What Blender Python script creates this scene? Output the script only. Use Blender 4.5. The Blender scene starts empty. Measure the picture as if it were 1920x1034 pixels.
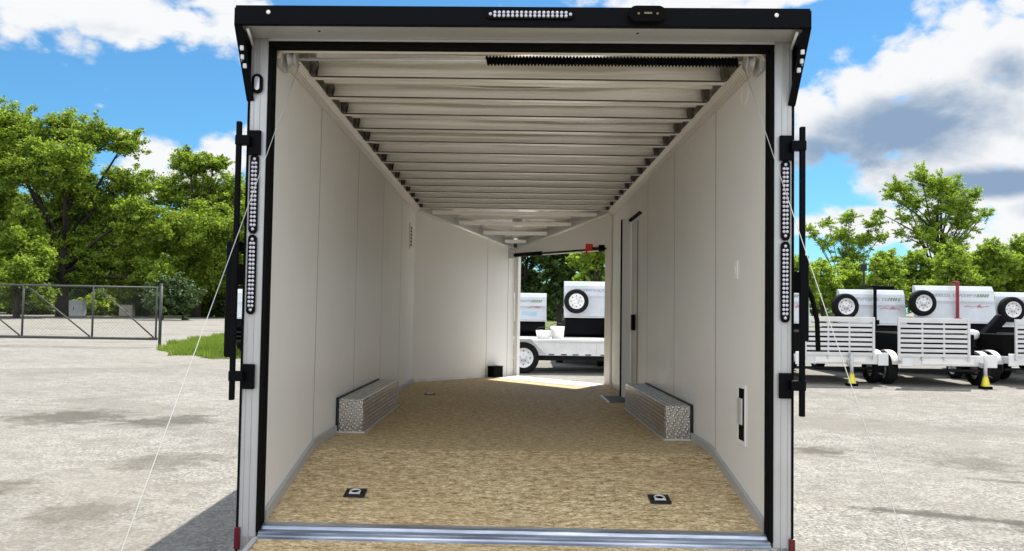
import bpy, bmesh, math, random
import numpy as np
from mathutils import Vector, Matrix, Euler
random.seed(7)
SC = bpy.context.scene
COL = SC.collection
R = math.radians

# ------------------------------------------------------------------ camera
H0 = 0.52                                   # trailer main floor above the ground
TILT = -0.0138                              # the trailer stands slightly nose-down
TM = Matrix.Translation((0, 0, H0)) @ Matrix.Rotation(TILT, 4, 'X')
cam_d = bpy.data.cameras.new('camera'); cam = bpy.data.objects.new('camera', cam_d); COL.objects.link(cam)
cam_d.sensor_width = 36; cam_d.lens = 1482.9 / 1920 * 36; cam_d.clip_start = 0.05; cam_d.clip_end = 2000
CP = TM @ Vector((-0.0239, -3.8205, 0.8127))
cam.matrix_world = (Matrix.Translation(CP) @ Matrix.Rotation(-0.0009, 4, 'Z')
                    @ Matrix.Rotation(math.pi / 2 + 0.0529 + TILT, 4, 'X') @ Matrix.Rotation(0.0154, 4, 'Z'))
SC.camera = cam

# ------------------------------------------------------------------ sky
SUN_EL, SUN_AZ = R(62), R(30)               # azimuth from +Y towards +X
EXPO = 0.92
world = bpy.data.worlds.new('World'); SC.world = world; world.use_nodes = True
wn, wl = world.node_tree.nodes, world.node_tree.links
wn.clear()
world.cycles.sampling_method = 'MANUAL'; world.cycles.sample_map_resolution = 256
def wm(op, a, b=None, c=None):
    n = wn.new('ShaderNodeMath'); n.operation = op
    for i, v in enumerate((a, b, c)):
        if v is None: continue
        if isinstance(v, (int, float)): n.inputs[i].default_value = v
        else: wl.new(v, n.inputs[i])
    return n.outputs[0]
wo = wn.new('ShaderNodeOutputWorld'); bg = wn.new('ShaderNodeBackground'); wl.new(bg.outputs[0], wo.inputs[0])
bg.inputs['Strength'].default_value = 0.11
sky = wn.new('ShaderNodeTexSky'); sky.sky_type = 'NISHITA'; sky.sun_disc = False
sky.sun_elevation = SUN_EL; sky.sun_rotation = SUN_AZ; sky.air_density = 1.0; sky.dust_density = 0.3; sky.ozone_density = 1.5
tc = wn.new('ShaderNodeTexCoord'); sp = wn.new('ShaderNodeSeparateXYZ'); wl.new(tc.outputs['Generated'], sp.inputs[0])
az = wm('ARCTAN2', sp.outputs[0], sp.outputs[1]); el = wm('ARCSINE', sp.outputs[2])
cv = wn.new('ShaderNodeCombineXYZ'); wl.new(az, cv.inputs[0]); wl.new(wm('MULTIPLY', el, 1.5), cv.inputs[1])
def wnoise(scale, detail, off=0.0, rough=0.55, dist=0.0):
    mp = wn.new('ShaderNodeMapping'); mp.inputs['Location'].default_value = (off, off * .7, off); wl.new(cv.outputs[0], mp.inputs[0])
    n = wn.new('ShaderNodeTexNoise'); n.inputs['Scale'].default_value = scale; n.inputs['Detail'].default_value = detail
    n.inputs['Roughness'].default_value = rough; n.inputs['Distortion'].default_value = dist
    wl.new(mp.outputs[0], n.inputs['Vector']); return n.outputs[0]
nz = wnoise(9, 5, 3.1, 0.6, 0.3); nb = wnoise(2.6, 4, 8.3)
# cloud banks (azimuth, elevation, half width, half height, weight)
def A(px): return math.atan2(px - 960, 1487)
def E_(px, py): return math.atan((575 + .0155 * (px - 960) - py) / math.hypot(1487, px - 960))
banks = [(40, 0, 170, 75, 1.0), (200, 5, 150, 75, 1.0), (310, 40, 80, 45, .95), (160, 62, 50, 22, .62), (440, 55, 85, 72, 1.0), (400, 20, 70, 45, .9), (380, 5, 60, 20, .8),
         (232, 262, 30, 22, .9), (285, 288, 50, 34, 1.0), (420, 298, 58, 48, 1.0), (360, 330, 90, 45, .9), (250, 330, 70, 40, .8), (480, 270, 60, 50, .9),
         (1540, 215, 62, 72, 1.0), (1615, 165, 85, 78, 1.0), (1715, 125, 100, 86, 1.0), (1830, 85, 115, 92, 1.05), (1950, 70, 120, 110, 1.0), (1650, 235, 120, 75, 1.1), (1780, 230, 150, 110, 1.2),
         (1920, 240, 150, 120, 1.2), (1505, 285, 70, 36, .85), (1690, 335, 88, 62, 1.0), (1800, 350, 130, 80, 1.1), (1930, 350, 110, 80, 1.1), (1900, 435, 170, 50, 1.1), (1530, 425, 75, 28, .9), (1650, 420, 110, 42, 1.0),
         (1460, -12, 110, 24, .9), (1330, 0, 200, 50, .9), (-300, 200, 200, 90, .8), (2300, 200, 260, 140, 1.0), (960, -100, 600, 90, .8), (1000, 440, 300, 60, .7),
         (320, 183, 20, 16, .42), (182, 163, 24, 14, .38), (180, 196, 34, 9, .42), (285, 215, 20, 12, .30)]
shades = [(1670, 240, 150, 58, 1.0), (1560, 278, 110, 40, .9), (1760, 190, 110, 55, .75), (1640, 300, 80, 20, .6), (1890, 342, 140, 26, 1.0), (1890, 130, 70, 40, .6), (1960, 390, 60, 20, .5), (1780, 300, 60, 25, .3),
          (250, 55, 130, 18, .35), (60, 62, 90, 16, .4), (450, 110, 40, 20, .35), (2300, 240, 200, 80, .8), (-300, 240, 150, 40, .6)]
cv0 = wn.new('ShaderNodeCombineXYZ'); wl.new(az, cv0.inputs[0]); wl.new(el, cv0.inputs[1])
def field(lst):
    out = None
    for (x, y, rx, ry, w) in lst:
        k_ = 1.0
        if w > 1: k_ = 1 + (w - 1) * .6; w = 1
        a, e = A(x), E_(x, y); ra, re = rx * k_ / 1487, ry * k_ / 1487
        n = wn.new('ShaderNodeVectorMath'); n.operation = 'MULTIPLY_ADD'; wl.new(cv0.outputs[0], n.inputs[0])
        n.inputs[1].default_value = (1 / ra, 1 / re, 0); n.inputs[2].default_value = (-a / ra, -e / re, math.sqrt(-math.log(w) / .8) if w < 1 else 0)
        d = wn.new('ShaderNodeVectorMath'); d.operation = 'DOT_PRODUCT'; wl.new(n.outputs[0], d.inputs[0]); wl.new(n.outputs[0], d.inputs[1])
        out = d.outputs['Value'] if out is None else wm('MINIMUM', out, d.outputs['Value'])
    return wm('EXPONENT', wm('MULTIPLY', out, -.8))
dens = field(banks)
# the unseen dome behind and above carries cloud, thickened behind to light the interior
back = wm('MULTIPLY', wm('GREATER_THAN', wm('ABSOLUTE', az), 1.0), wm('ADD', wm('MULTIPLY', nb, 1.15), .22))
hi = wm('MULTIPLY', wm('GREATER_THAN', el, 0.62), wm('ADD', wm('MULTIPLY', nb, 1.1), .05))
dens = wm('MAXIMUM', dens, wm('MAXIMUM', back, hi))
puff = wn.new('ShaderNodeTexVoronoi'); puff.feature = 'F1'; puff.inputs['Scale'].default_value = 24; puff.inputs['Detail'].default_value = 1; puff.inputs['Roughness'].default_value = .55
wl.new(cv.outputs[0], puff.inputs['Vector'])
fine = wnoise(30, 5, 1.7, .62, .2)
edge = wm('ADD', wm('MULTIPLY', wm('SUBTRACT', nz, 0.5), 0.95), wm('ADD', wm('MULTIPLY', wm('SUBTRACT', 0.42, puff.outputs['Distance']), 0.32), wm('MULTIPLY', wm('SUBTRACT', fine, .5), .45)))
body = wm('ADD', dens, edge)
mr = wn.new('ShaderNodeMapRange'); mr.interpolation_type = 'SMOOTHSTEP'; mr.inputs[1].default_value = 0.34; mr.inputs[2].default_value = 0.64; wl.new(body, mr.inputs[0])
# thick cloud turns blue-grey, thin edges stay white
thick = wm('ADD', wm('MAXIMUM', field(shades), wm('MULTIPLY', wm('MAXIMUM', back, hi), .45)), wm('ADD', wm('MULTIPLY', wm('SUBTRACT', wnoise(7.5, 5, 5.0, .6, .4), 0.5), 1.3), wm('ADD', wm('MULTIPLY', edge, .35), .10)))
mg = wn.new('ShaderNodeMapRange'); mg.interpolation_type = 'SMOOTHSTEP'; mg.inputs[1].default_value = 0.22; mg.inputs[2].default_value = 0.95
wl.new(thick, mg.inputs[0]); gm = mg.outputs[0]
cc = wn.new('ShaderNodeMix'); cc.data_type = 'RGBA'; wl.new(gm, cc.inputs[0])
cc.inputs[6].default_value = (4.55, 4.6, 4.65, 1); cc.inputs[7].default_value = (1.35, 1.9, 2.7, 1)
# unseen clouds opposite the sun, lit face-on, boosted further to brighten the trailer interior
opp = wn.new('ShaderNodeMapRange'); opp.inputs[1].default_value = 0.9; opp.inputs[2].default_value = 2.2; opp.inputs[3].default_value = 1.0; opp.inputs[4].default_value = 2.1; wl.new(wm('ABSOLUTE', az), opp.inputs[0])
ccm = wn.new('ShaderNodeVectorMath'); ccm.operation = 'SCALE'; wl.new(cc.outputs[2], ccm.inputs[0]); wl.new(opp.outputs[0], ccm.inputs['Scale'])
tint = wn.new('ShaderNodeMix'); tint.data_type = 'RGBA'; tint.blend_type = 'MULTIPLY'; tint.inputs[0].default_value = 1
wl.new(sky.outputs[0], tint.inputs[6]); tint.inputs[7].default_value = (.29, .56, .70, 1)
mx = wn.new('ShaderNodeMix'); mx.data_type = 'RGBA'; wl.new(mr.outputs[0], mx.inputs[0])
wl.new(tint.outputs[2], mx.inputs[6]); wl.new(ccm.outputs[0], mx.inputs[7]); wl.new(mx.outputs[2], bg.inputs['Color'])

# ------------------------------------------------------------------ sun, exposure
sd = bpy.data.lights.new('sun', 'SUN'); sd.energy = 4.4; sd.angle = R(0.5); sd.color = (1, .94, .84)
sun = bpy.data.objects.new('sun', sd); COL.objects.link(sun)
SV = Vector((math.sin(SUN_AZ) * math.cos(SUN_EL), math.cos(SUN_AZ) * math.cos(SUN_EL), math.sin(SUN_EL)))
sun.rotation_euler = SV.to_track_quat('Z', 'Y').to_euler(); sun.location = SV * 60
SC.view_settings.view_transform = 'Standard'; SC.view_settings.look = 'None'; SC.view_settings.exposure = EXPO; SC.view_settings.gamma = 1
SC.render.engine = 'CYCLES'
SC.cycles.max_bounces = 12; SC.cycles.diffuse_bounces = 10; SC.cycles.glossy_bounces = 4

def P(px, py, dist):
    """a point dist metres in front of the camera, from its place in the photo"""
    return Vector((CP.x + (px - 960) * dist / 1483, CP.y + dist, CP.z - (py - 575 - .0155 * (px - 960)) * dist / 1483))

# ------------------------------------------------------------------ materials
MATS = {}
class NT:
    def __init__(s, name):
        m = bpy.data.materials.new(name); m.use_nodes = True; s.m = m; s.n = m.node_tree.nodes; s.l = m.node_tree.links
        s.b = s.n['Principled BSDF']; s.tc = s.n.new('ShaderNodeTexCoord'); MATS[name] = m
    def vec(s, scale=(1, 1, 1), src='Object', rot=(0, 0, 0)):
        mp = s.n.new('ShaderNodeMapping'); mp.inputs['Scale'].default_value = scale; mp.inputs['Rotation'].default_value = rot
        s.l.new(s.tc.outputs[src], mp.inputs[0]); return mp.outputs[0]
    def noise(s, scale, detail=4, v=None, rough=.55, dist=0):
        n = s.n.new('ShaderNodeTexNoise'); n.inputs['Scale'].default_value = scale; n.inputs['Detail'].default_value = detail
        n.inputs['Roughness'].default_value = rough; n.inputs['Distortion'].default_value = dist
        s.l.new(v if v is not None else s.tc.outputs['Object'], n.inputs['Vector']); return n.outputs[0]
    def ramp(s, f, stops):
        r = s.n.new('ShaderNodeValToRGB'); s.l.new(f, r.inputs[0]); e = r.color_ramp.elements
        e[0].position, e[0].color = stops[0][0], (*stops[0][1], 1); e[1].position, e[1].color = stops[-1][0], (*stops[-1][1], 1)
        for p, c in stops[1:-1]: x = e.new(p); x.color = (*c, 1)
        return r.outputs[0]
    def math(s, op, a, b=None):
        n = s.n.new('ShaderNodeMath'); n.operation = op
        for i, v in enumerate((a, b)):
            if v is None: continue
            if isinstance(v, (int, float)): n.inputs[i].default_value = v
            else: s.l.new(v, n.inputs[i])
        return n.outputs[0]
    def mix(s, f, a, b, mode='MIX'):
        n = s.n.new('ShaderNodeMix'); n.data_type = 'RGBA'; n.blend_type = mode
        for i, v in ((0, f), (6, a), (7, b)):
            if isinstance(v, (int, float)): n.inputs[i].default_value = v
            elif isinstance(v, tuple): n.inputs[i].default_value = (*v, 1)
            else: s.l.new(v, n.inputs[i])
        return n.outputs[2]
    def set(s, k, v):
        i = s.b.inputs[k]
        if isinstance(v, (int, float)): i.default_value = v
        elif isinstance(v, tuple): i.default_value = (*v, 1)
        else: s.l.new(v, i)
    def bump(s, h, strength=.3, dist=.01):
        b = s.n.new('ShaderNodeBump'); b.inputs['Strength'].default_value = strength; b.inputs['Distance'].default_value = dist
        s.l.new(h, b.inputs['Height']); s.l.new(b.outputs[0], s.b.inputs['Normal'])
def paint(name, col, rough=.45, metal=0.0, var=.12, spec=.5, nscale=3.0):
    t = NT(name); n = t.noise(nscale, 6)
    c2 = tuple(c * (1 - var) for c in col); c3 = tuple(min(1, c * (1 + var * .5)) for c in col)
    t.set('Base Color', t.ramp(n, [(.3, c2), (.7, c3)])); t.set('Metallic', metal)
    t.set('Roughness', t.math('ADD', t.math('MULTIPLY', t.noise(nscale * 7, 3), .25), max(.02, rough - .12)))
    t.set('Specular IOR Level', spec); return t
paint('black_paint', (.0028, .003, .0045), .45, nscale=2, spec=.06)
paint('black_rubber', (.004, .004, .004), .8, spec=.06)
paint('tyre_rubber', (.010, .010, .011), .85, spec=.15)
t = paint('wall_white', (.76, .752, .73), .38, var=.035, nscale=.9); t.bump(t.noise(1.4, 2), .12, .02)
paint('trim_white', (.80, .79, .76), .4, var=.05)
paint('post_aluminium', (.47, .475, .48), .42, .35, .06, nscale=5)
paint('bright_aluminium', (.66, .66, .655), .4, .35, .1, nscale=6)
paint('white_paint', (.72, .72, .72), .3, 0, .05)
paint('red_paint', (.24, .008, .014), .4); paint('red_plastic', (.75, .03, .015), .4); paint('reflector_red', (.11, .004, .008), .2)
paint('yellow_paint', (.72, .62, .05), .45); paint('ink_red', (.6, .08, .12), .5); paint('ink_dark', (.06, .07, .08), .5); paint('ink_green', (.16, .28, .1), .5)
paint('ink_blue', (.42, .60, .74), .5); paint('ink_grey', (.33, .35, .38), .5)
paint('gate_tube', (.055, .06, .055), .55, .2); paint('cable_steel', (.50, .50, .48), .4, .4); paint('dark_steel', (.022, .023, .025), .55, .1, spec=.2)
paint('dim_amber', (.16, .13, .05), .4); paint('gate_aluminium', (.60, .60, .60), .4, .3); paint('shield_white', (.62, .65, .69), .35); paint('shade_brown', (.07, .062, .05), .6); paint('joint_grey', (.05, .048, .045), .5, .2); paint('cabinet_green_grey', (.62, .64, .64), .55); paint('cabinet_beige', (.55, .52, .43), .6)
paint('led_clear', (.62, .62, .70), .12, .3, .1, nscale=60)
paint('step_grey', (.06, .06, .06), .6)
# galvanised / aluminium of the ceiling skin, slightly buckled
t = NT('roof_sheet'); v = t.vec((.7, 4.0, 1)); n = t.noise(1.5, 2, v, .4, .5); n2 = t.noise(1.1, 2, t.vec((.5, 1.0, 1)))
t.set('Base Color', t.ramp(t.noise(1.3, 2, t.vec((.8, 2.0, 1))), [(.3, (.84, .815, .765)), (.7, (.97, .96, .92))])); t.set('Metallic', .85); t.set('Roughness', t.math('ADD', t.math('MULTIPLY', n2, .2), .06))
t.bump(n2, .3, .02)
t = NT('rib_aluminium'); t.set('Base Color', (.90, .885, .85)); t.set('Metallic', .35); t.set('Roughness', .32); t.bump(t.noise(2, 2, t.vec((.6, 1, 1))), .3, .01)
t = NT('cove_strip'); w_ = t.n.new('ShaderNodeTexWave'); w_.bands_direction = 'Y'; w_.inputs['Scale'].default_value = 9; w_.inputs['Distortion'].default_value = 1.2; w_.inputs['Detail Scale'].default_value = 6
t.l.new(t.vec(), w_.inputs[0]); t.set('Base Color', t.ramp(w_.outputs[1], [(.1, (.50, .47, .43)), (.45, (.70, .67, .62))])); t.set('Roughness', .4); t.set('Metallic', .3)
# diamond plate
t = NT('diamond_plate')
def waves(t, rot, sc):
    w = t.n.new('ShaderNodeTexWave'); w.inputs['Scale'].default_value = sc; w.wave_type = 'BANDS'; w.bands_direction = 'X'
    t.l.new(t.vec((1, 1, 1), rot=rot), w.inputs[0]); return w.outputs[1]
vd = t.n.new('ShaderNodeTexVoronoi'); vd.inputs['Scale'].default_value = 42; vd.inputs['Randomness'].default_value = .12
t.l.new(t.vec((1, 1, 1), rot=(R(45), R(45), R(45))), vd.inputs['Vector'])
hgt = t.ramp(vd.outputs['Distance'], [(.26, (1, 1, 1)), (.46, (0, 0, 0))])
t.set('Base Color', t.mix(hgt, (.50, .48, .45), (.88, .87, .84))); t.set('Metallic', .88); t.set('Roughness', .24); t.bump(hgt, .9, .006)
# sill extrusion, its bluish reflection and light-dark bands put into the colour
t = NT('sill_extrusion'); n = t.noise(2.5, 6, t.vec((1, 9, 9)))
t.set('Base Color', t.ramp(n, [(.3, (.20, .23, .30)), (.5, (.42, .47, .56)), (.70, (.74, .78, .84))])); t.set('Metallic', .8); t.set('Roughness', .3); t.bump(n, .3, .004)
t = NT('floor_reflection_metal'); t.set('Base Color', t.ramp(t.noise(14, 4, t.vec((4, .6, 8))), [(.35, (.30, .25, .21)), (.65, (.52, .46, .40))])); t.set('Metallic', .85); t.set('Roughness', .28)  # brown tint paints the floor's reflection into the metal
# streaked tan vinyl floor
t = NT('tan_floor')
a = t.noise(14, 7, t.vec((1.0, 3.0, 3)), .8); b_ = t.noise(42, 5, t.vec((1, 2.2, 2)), .9); c_ = t.noise(1.1, 5, None, .6)
mixf = t.math('ADD', t.math('MULTIPLY', a, .45), t.math('MULTIPLY', b_, .55))
base = t.ramp(mixf, [(.41, (.08, .05, .020)), (.46, (.34, .245, .12)), (.52, (.57, .45, .26)), (.58, (.90, .77, .52))])
base = t.mix(t.math('MULTIPLY', t.ramp(c_, [(.42, (0, 0, 0)), (.62, (1, 1, 1))]), .30), base, (.44, .29, .15))
t.set('Base Color', base); t.set('Roughness', .7); t.set('Specular IOR Level', .18); t.bump(b_, .25, .003)
# worn pale asphalt
t = NT('lot_asphalt'); g = t.tc.outputs['Object']
big = t.noise(.16, 6, g, .62, .4); mid = t.noise(.75, 8, g, .7, .3); grit = t.noise(34, 5, g, .85); pat = t.noise(.33, 5, t.vec((1, 1.6, 1)), .6, .8)
spk = t.noise(5.5, 8, t.vec((1, 1, 1)), .82); med = t.noise(1.7, 7, t.vec((1, 1.3, 1), rot=(0, 0, .6)), .7, .5)
col = t.ramp(grit, [(.40, (.15, .145, .135)), (.5, (.44, .43, .41)), (.60, (.74, .73, .70))])
col = t.mix(t.math('MULTIPLY', t.ramp(spk, [(.42, (1, 1, 1)), (.5, (0, 0, 0))]), .50), col, (.20, .195, .185))
col = t.mix(t.math('MULTIPLY', t.ramp(spk, [(.52, (0, 0, 0)), (.60, (1, 1, 1))]), .45), col, (.64, .63, .61))
col = t.mix(t.math('MULTIPLY', t.ramp(med, [(.50, (0, 0, 0)), (.66, (1, 1, 1))]), .40), col, (.25, .235, .215))
col = t.mix(t.math('MULTIPLY', t.ramp(mid, [(.46, (0, 0, 0)), (.64, (1, 1, 1))]), .5), col, (.34, .32, .285))
col = t.mix(t.math('MULTIPLY', t.ramp(pat, [(.48, (0, 0, 0)), (.66, (1, 1, 1))]), .45), col, (.20, .185, .165))
col = t.mix(t.math('MULTIPLY', t.ramp(big, [(.42, (0, 0, 0)), (.6, (1, 1, 1))]), .25), col, (.55, .53, .49))
def stain(x, y, rx, ry, rot, c, k):
    global col
    mp = t.n.new('ShaderNodeMapping'); mp.vector_type = 'TEXTURE'; mp.inputs['Location'].default_value = (x, y, 0); mp.inputs['Rotation'].default_value = (0, 0, rot); mp.inputs['Scale'].default_value = (rx, ry, 1)
    t.l.new(g, mp.inputs[0]); ln = t.n.new('ShaderNodeVectorMath'); ln.operation = 'LENGTH'; t.l.new(mp.outputs[0], ln.inputs[0])
    f = t.math('ADD', ln.outputs['Value'], t.math('MULTIPLY', t.math('SUBTRACT', med, .5), 2.6)); f = t.math('ADD', f, t.math('MULTIPLY', t.math('SUBTRACT', spk, .5), 2.0))
    col = t.mix(t.math('MULTIPLY', t.ramp(f, [(.35, (1, 1, 1)), (.95, (0, 0, 0))]), k), col, c)
for a_ in ((-5.2, 5.6, 1.0, .8, .1, (.14, .13, .11), .8), (-4.0, 5.4, .7, .6, .5, (.13, .125, .11), .8), (-7.3, 6.3, .7, .8, 0, (.15, .145, .12), .7), (-3.9, 1.9, .55, .5, .2, (.15, .125, .10), .75), (-3.0, 3.1, .6, .5, .9, (.17, .155, .13), .6), (-2.8, 1.4, .5, .4, 0, (.18, .165, .14), .6),
           (3.0, 4.1, .42, .35, 0, (.14, .13, .11), .8), (2.6, 4.7, .3, .3, .3, (.16, .15, .13), .7), (4.3, 3.6, .6, .5, .3, (.17, .16, .13), .6), (3.1, 1.6, 1.2, .12, -.35, (.12, .115, .105), .85), (4.3, 2.7, .9, .10, -.4, (.16, .15, .13), .7), (3.9, 1.0, .9, .16, -.5, (.14, .13, .12), .7)):
    stain(*a_)
crk = t.math('MULTIPLY', t.ramp(t.noise(1.1, 9, t.vec((1, 1, 1), rot=(0, 0, .5)), .62, 1.2), [(.492, (0, 0, 0)), (.5, (1, 1, 1)), (.508, (0, 0, 0))]), t.ramp(t.noise(.35, 4), [(.5, (0, 0, 0)), (.62, (.5, .5, .5))]))
col = t.mix(crk, col, (.14, .135, .13))
col = t.mix(1.0, col, (.515, .508, .492), 'MULTIPLY')
t.set('Base Color', col); t.set('Roughness', .9); t.set('Specular IOR Level', .2); t.bump(t.math('ADD', grit, mid), .5, .012)
t = NT('meadow_soil'); t.set('Base Color', t.ramp(t.noise(.6, 6), [(.3, (.05, .075, .02)), (.7, (.12, .15, .045))])); t.set('Roughness', 1.0)
paint('bark', (.032, .027, .022), .9, 0, .5, nscale=4)
def leafmat(name, lo, hi, tr=.35):
    t = NT(name); gi = t.n.new('ShaderNodeNewGeometry')
    f = t.math('ADD', t.math('MULTIPLY', gi.outputs['Random Per Island'], .45), t.math('MULTIPLY', t.noise(.55, 3), .6))
    c = t.ramp(f, [(.25, lo), (.8, hi)]); t.set('Base Color', c); t.set('Roughness', .6); t.set('Specular IOR Level', .25)
    tl = t.n.new('ShaderNodeBsdfTranslucent'); t.l.new(t.mix(1.0, c, (1.0, 1.0, .55), 'MULTIPLY'), tl.inputs[0])
    ms = t.n.new('ShaderNodeMixShader'); ms.inputs[0].default_value = tr; t.l.new(t.b.outputs[0], ms.inputs[1]); t.l.new(tl.outputs[0], ms.inputs[2])
    t.l.new(ms.outputs[0], t.n['Material Output'].inputs[0])
leafmat('leaf_maple', (.055, .125, .018), (.42, .54, .075), .5)
leafmat('leaf_dark', (.025, .055, .014), (.10, .16, .035), .3)
leafmat('leaf_spring', (.12, .22, .03), (.46, .60, .09), .5)
leafmat('leaf_pine', (.04, .075, .03), (.13, .19, .07), .15)
leafmat('grass_blade', (.10, .18, .025), (.27, .36, .06), .4)

# ------------------------------------------------------------------ mesh helpers
class MB:
    def __init__(s): s.bm = bmesh.new(); s.T = Matrix.Identity(4)
    def _xf(s, vs, m):
        m = s.T @ m
        for v in vs: v.co = m @ v.co
    def box(s, x0, x1, y0, y1, z0, z1, bev=0.0, m=Matrix.Identity(4)):
        r = bmesh.ops.create_cube(s.bm, size=1)['verts']
        for v in r: v.co = Vector(((x0 + x1) / 2 + v.co.x * (x1 - x0), (y0 + y1) / 2 + v.co.y * (y1 - y0), (z0 + z1) / 2 + v.co.z * (z1 - z0)))
        if bev:
            es = list({e for v in r for e in v.link_edges})
            g = bmesh.ops.bevel(s.bm, geom=es, offset=bev, segments=2, affect='EDGES', profile=.5)
            r = list({v for f in g['faces'] for v in f.verts} | {v for v in r if v.is_valid})
            # every vertex of this island
            seen = set(r); st = list(r)
            while st:
                v = st.pop()
                for e in v.link_edges:
                    o = e.other_vert(v)
                    if o not in seen: seen.add(o); st.append(o)
            r = list(seen)
        s._xf(r, m); return s
    def prism(s, poly, axis, a, b, m=Matrix.Identity(4)):
        """poly of 2-D points extruded along an axis from a to b"""
        def mk(p, t):
            return {'x': (t, p[0], p[1]), 'y': (p[0], t, p[1]), 'z': (p[0], p[1], t)}[axis]
        v0 = [s.bm.verts.new(mk(p, a)) for p in poly]; v1 = [s.bm.verts.new(mk(p, b)) for p in poly]
        n = len(poly); s.bm.faces.new(v0[::-1]); s.bm.faces.new(v1)
        for i in range(n): s.bm.faces.new((v0[i], v0[(i + 1) % n], v1[(i + 1) % n], v1[i]))
        s._xf(v0 + v1, m); return s
    def tube(s, pts, r, n=8, caps=True):
        pts = [Vector(p) for p in pts]; rr = r if isinstance(r, (list, tuple)) else [r] * len(pts); rings = []
        for i, p in enumerate(pts):
            d = (pts[min(i + 1, len(pts) - 1)] - pts[max(i - 1, 0)]).normalized()
            up = Vector((0, 0, 1)) if abs(d.z) < .9 else Vector((1, 0, 0))
            u = d.cross(up).normalized(); w = d.cross(u)
            rings.append([s.bm.verts.new(s.T @ (p + (u * math.cos(2 * math.pi * k / n) + w * math.sin(2 * math.pi * k / n)) * rr[i])) for k in range(n)])
        for a, b in zip(rings, rings[1:]):
            for k in range(n): s.bm.faces.new((a[k], a[(k + 1) % n], b[(k + 1) % n], b[k])).smooth = True
        if caps: s.bm.faces.new(rings[0][::-1]); s.bm.faces.new(rings[-1])
        return s
    def lathe(s, prof, seg=28, m=Matrix.Identity(4), smooth=True):
        """prof (r, h) turned about local Z"""
        rings = [[s.bm.verts.new(s.T @ m @ Vector((r * math.cos(2 * math.pi * k / seg), r * math.sin(2 * math.pi * k / seg), h))) for k in range(seg)] for r, h in prof]
        for a, b in zip(rings, rings[1:]):
            for k in range(seg): s.bm.faces.new((a[k], a[(k + 1) % seg], b[(k + 1) % seg], b[k])).smooth = smooth
        return s
    def poly3(s, pts): s.bm.faces.new([s.bm.verts.new(s.T @ Vector(p)) for p in pts]); return s
    def build(s, name, mat, parent=None, bevel=0):
        bmesh.ops.recalc_face_normals(s.bm, faces=s.bm.faces)
        me = bpy.data.meshes.new(name); s.bm.to_mesh(me); s.bm.free(); me.materials.append(MATS[mat])
        o = bpy.data.objects.new(name, me); COL.objects.link(o); o.parent = parent
        if bevel:
            b = o.modifiers.new('bevel', 'BEVEL'); b.width = bevel; b.segments = 2; b.limit_method = 'ANGLE'
        return o
def tag(o, label=None, cat=None, group=None, kind=None):
    if label: o['label'] = label
    if cat: o['category'] = cat
    if group: o['group'] = group
    if kind: o['kind'] = kind
    return o
def empty(name, loc=(0, 0, 0), rz=0, label=None, cat=None, group=None):
    o = bpy.data.objects.new(name, None); COL.objects.link(o); o.location = loc; o.rotation_euler = (0, 0, rz); o.empty_display_size = .2
    return tag(o, label, cat, group)
def copy_tree(o, parent=None):
    c = o.copy(); COL.objects.link(c); c.parent = parent
    for ch in list(o.children): copy_tree(ch, c)
    return c
def MX(loc=(0, 0, 0), rx=0, ry=0, rz=0): return Matrix.Translation(loc) @ Euler((rx, ry, rz)).to_matrix().to_4x4()

# ------------------------------------------------------------------ ground
g = MB(); N = 24
for i in range(N):
    for j in range(N):
        x0, x1 = -700 + 1400 * i / N, -700 + 1400 * (i + 1) / N; y0, y1 = -300 + 1400 * j / N, -300 + 1400 * (j + 1) / N
        g.poly3([(x0, y0, 0), (x1, y0, 0), (x1, y1, 0), (x0, y1, 0)])
bmesh.ops.remove_doubles(g.bm, verts=g.bm.verts, dist=.01)
tag(g.build('ground', 'lot_asphalt'), kind='structure')
# rough verge under the trees
v = MB(); v.poly3([(-160, 66, .03), (-2, 66, .03), (2, 44, .03), (120, 44, .03), (160, 400, .03), (-200, 400, .03)])
tag(v.build('verge', 'meadow_soil'), kind='structure')
# grass island left of the trailer
def blades(name, pts_fn, n, hmin, hmax, mat, w=.012):
    rng = np.random.default_rng(3); V = np.zeros((n * 3, 3)); 
    p = np.array([pts_fn(rng) for _ in range(n)]); a = rng.uniform(0, 6.28, n); h = rng.uniform(hmin, hmax, n)
    d = np.stack([np.cos(a), np.sin(a), 0 * a], 1) * w; lean = rng.normal(0, .3, (n, 2)) * h[:, None]
    V[0::3] = p - d; V[1::3] = p + d; V[2::3] = p + np.stack([lean[:, 0], lean[:, 1], h], 1)
    me = bpy.data.meshes.new(name); me.vertices.add(n * 3); me.vertices.foreach_set('co', V.ravel()); me.loops.add(n * 3); me.loops.foreach_set('vertex_index', np.arange(n * 3))
    me.polygons.add(n); me.polygons.foreach_set('loop_start', np.arange(0, n * 3, 3)); me.update(calc_edges=True); me.materials.append(MATS[mat])
    o = bpy.data.objects.new(name, me); COL.objects.link(o); return o
ISL = [(-7.0, 15.6), (-8.6, 16.4), (-9.9, 18.6), (-10.6, 21), (-11.4, 25), (-11.8, 29.5), (-10.8, 34.5), (-8, 38), (-2.5, 38), (-1.5, 30), (-2.2, 22), (-4, 15.4)]
def inside(x, y, poly=ISL):
    c = False; n = len(poly)
    for i in range(n):
        (x1, y1), (x2, y2) = poly[i], poly[(i + 1) % n]
        if (y1 > y) != (y2 > y) and x < (x2 - x1) * (y - y1) / (y2 - y1) + x1: c = not c
    return c
def isl_pt(rng):
    while True:
        x, y = rng.uniform(-12, -1.5), rng.uniform(15.3, 38.1)
        x += rng.normal(0, .22); y += rng.normal(0, .25)
        if inside(x + .25 * math.sin(y * 2.1), y + .3 * math.sin(x * 3.3)): return (x, y, .0)
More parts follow.
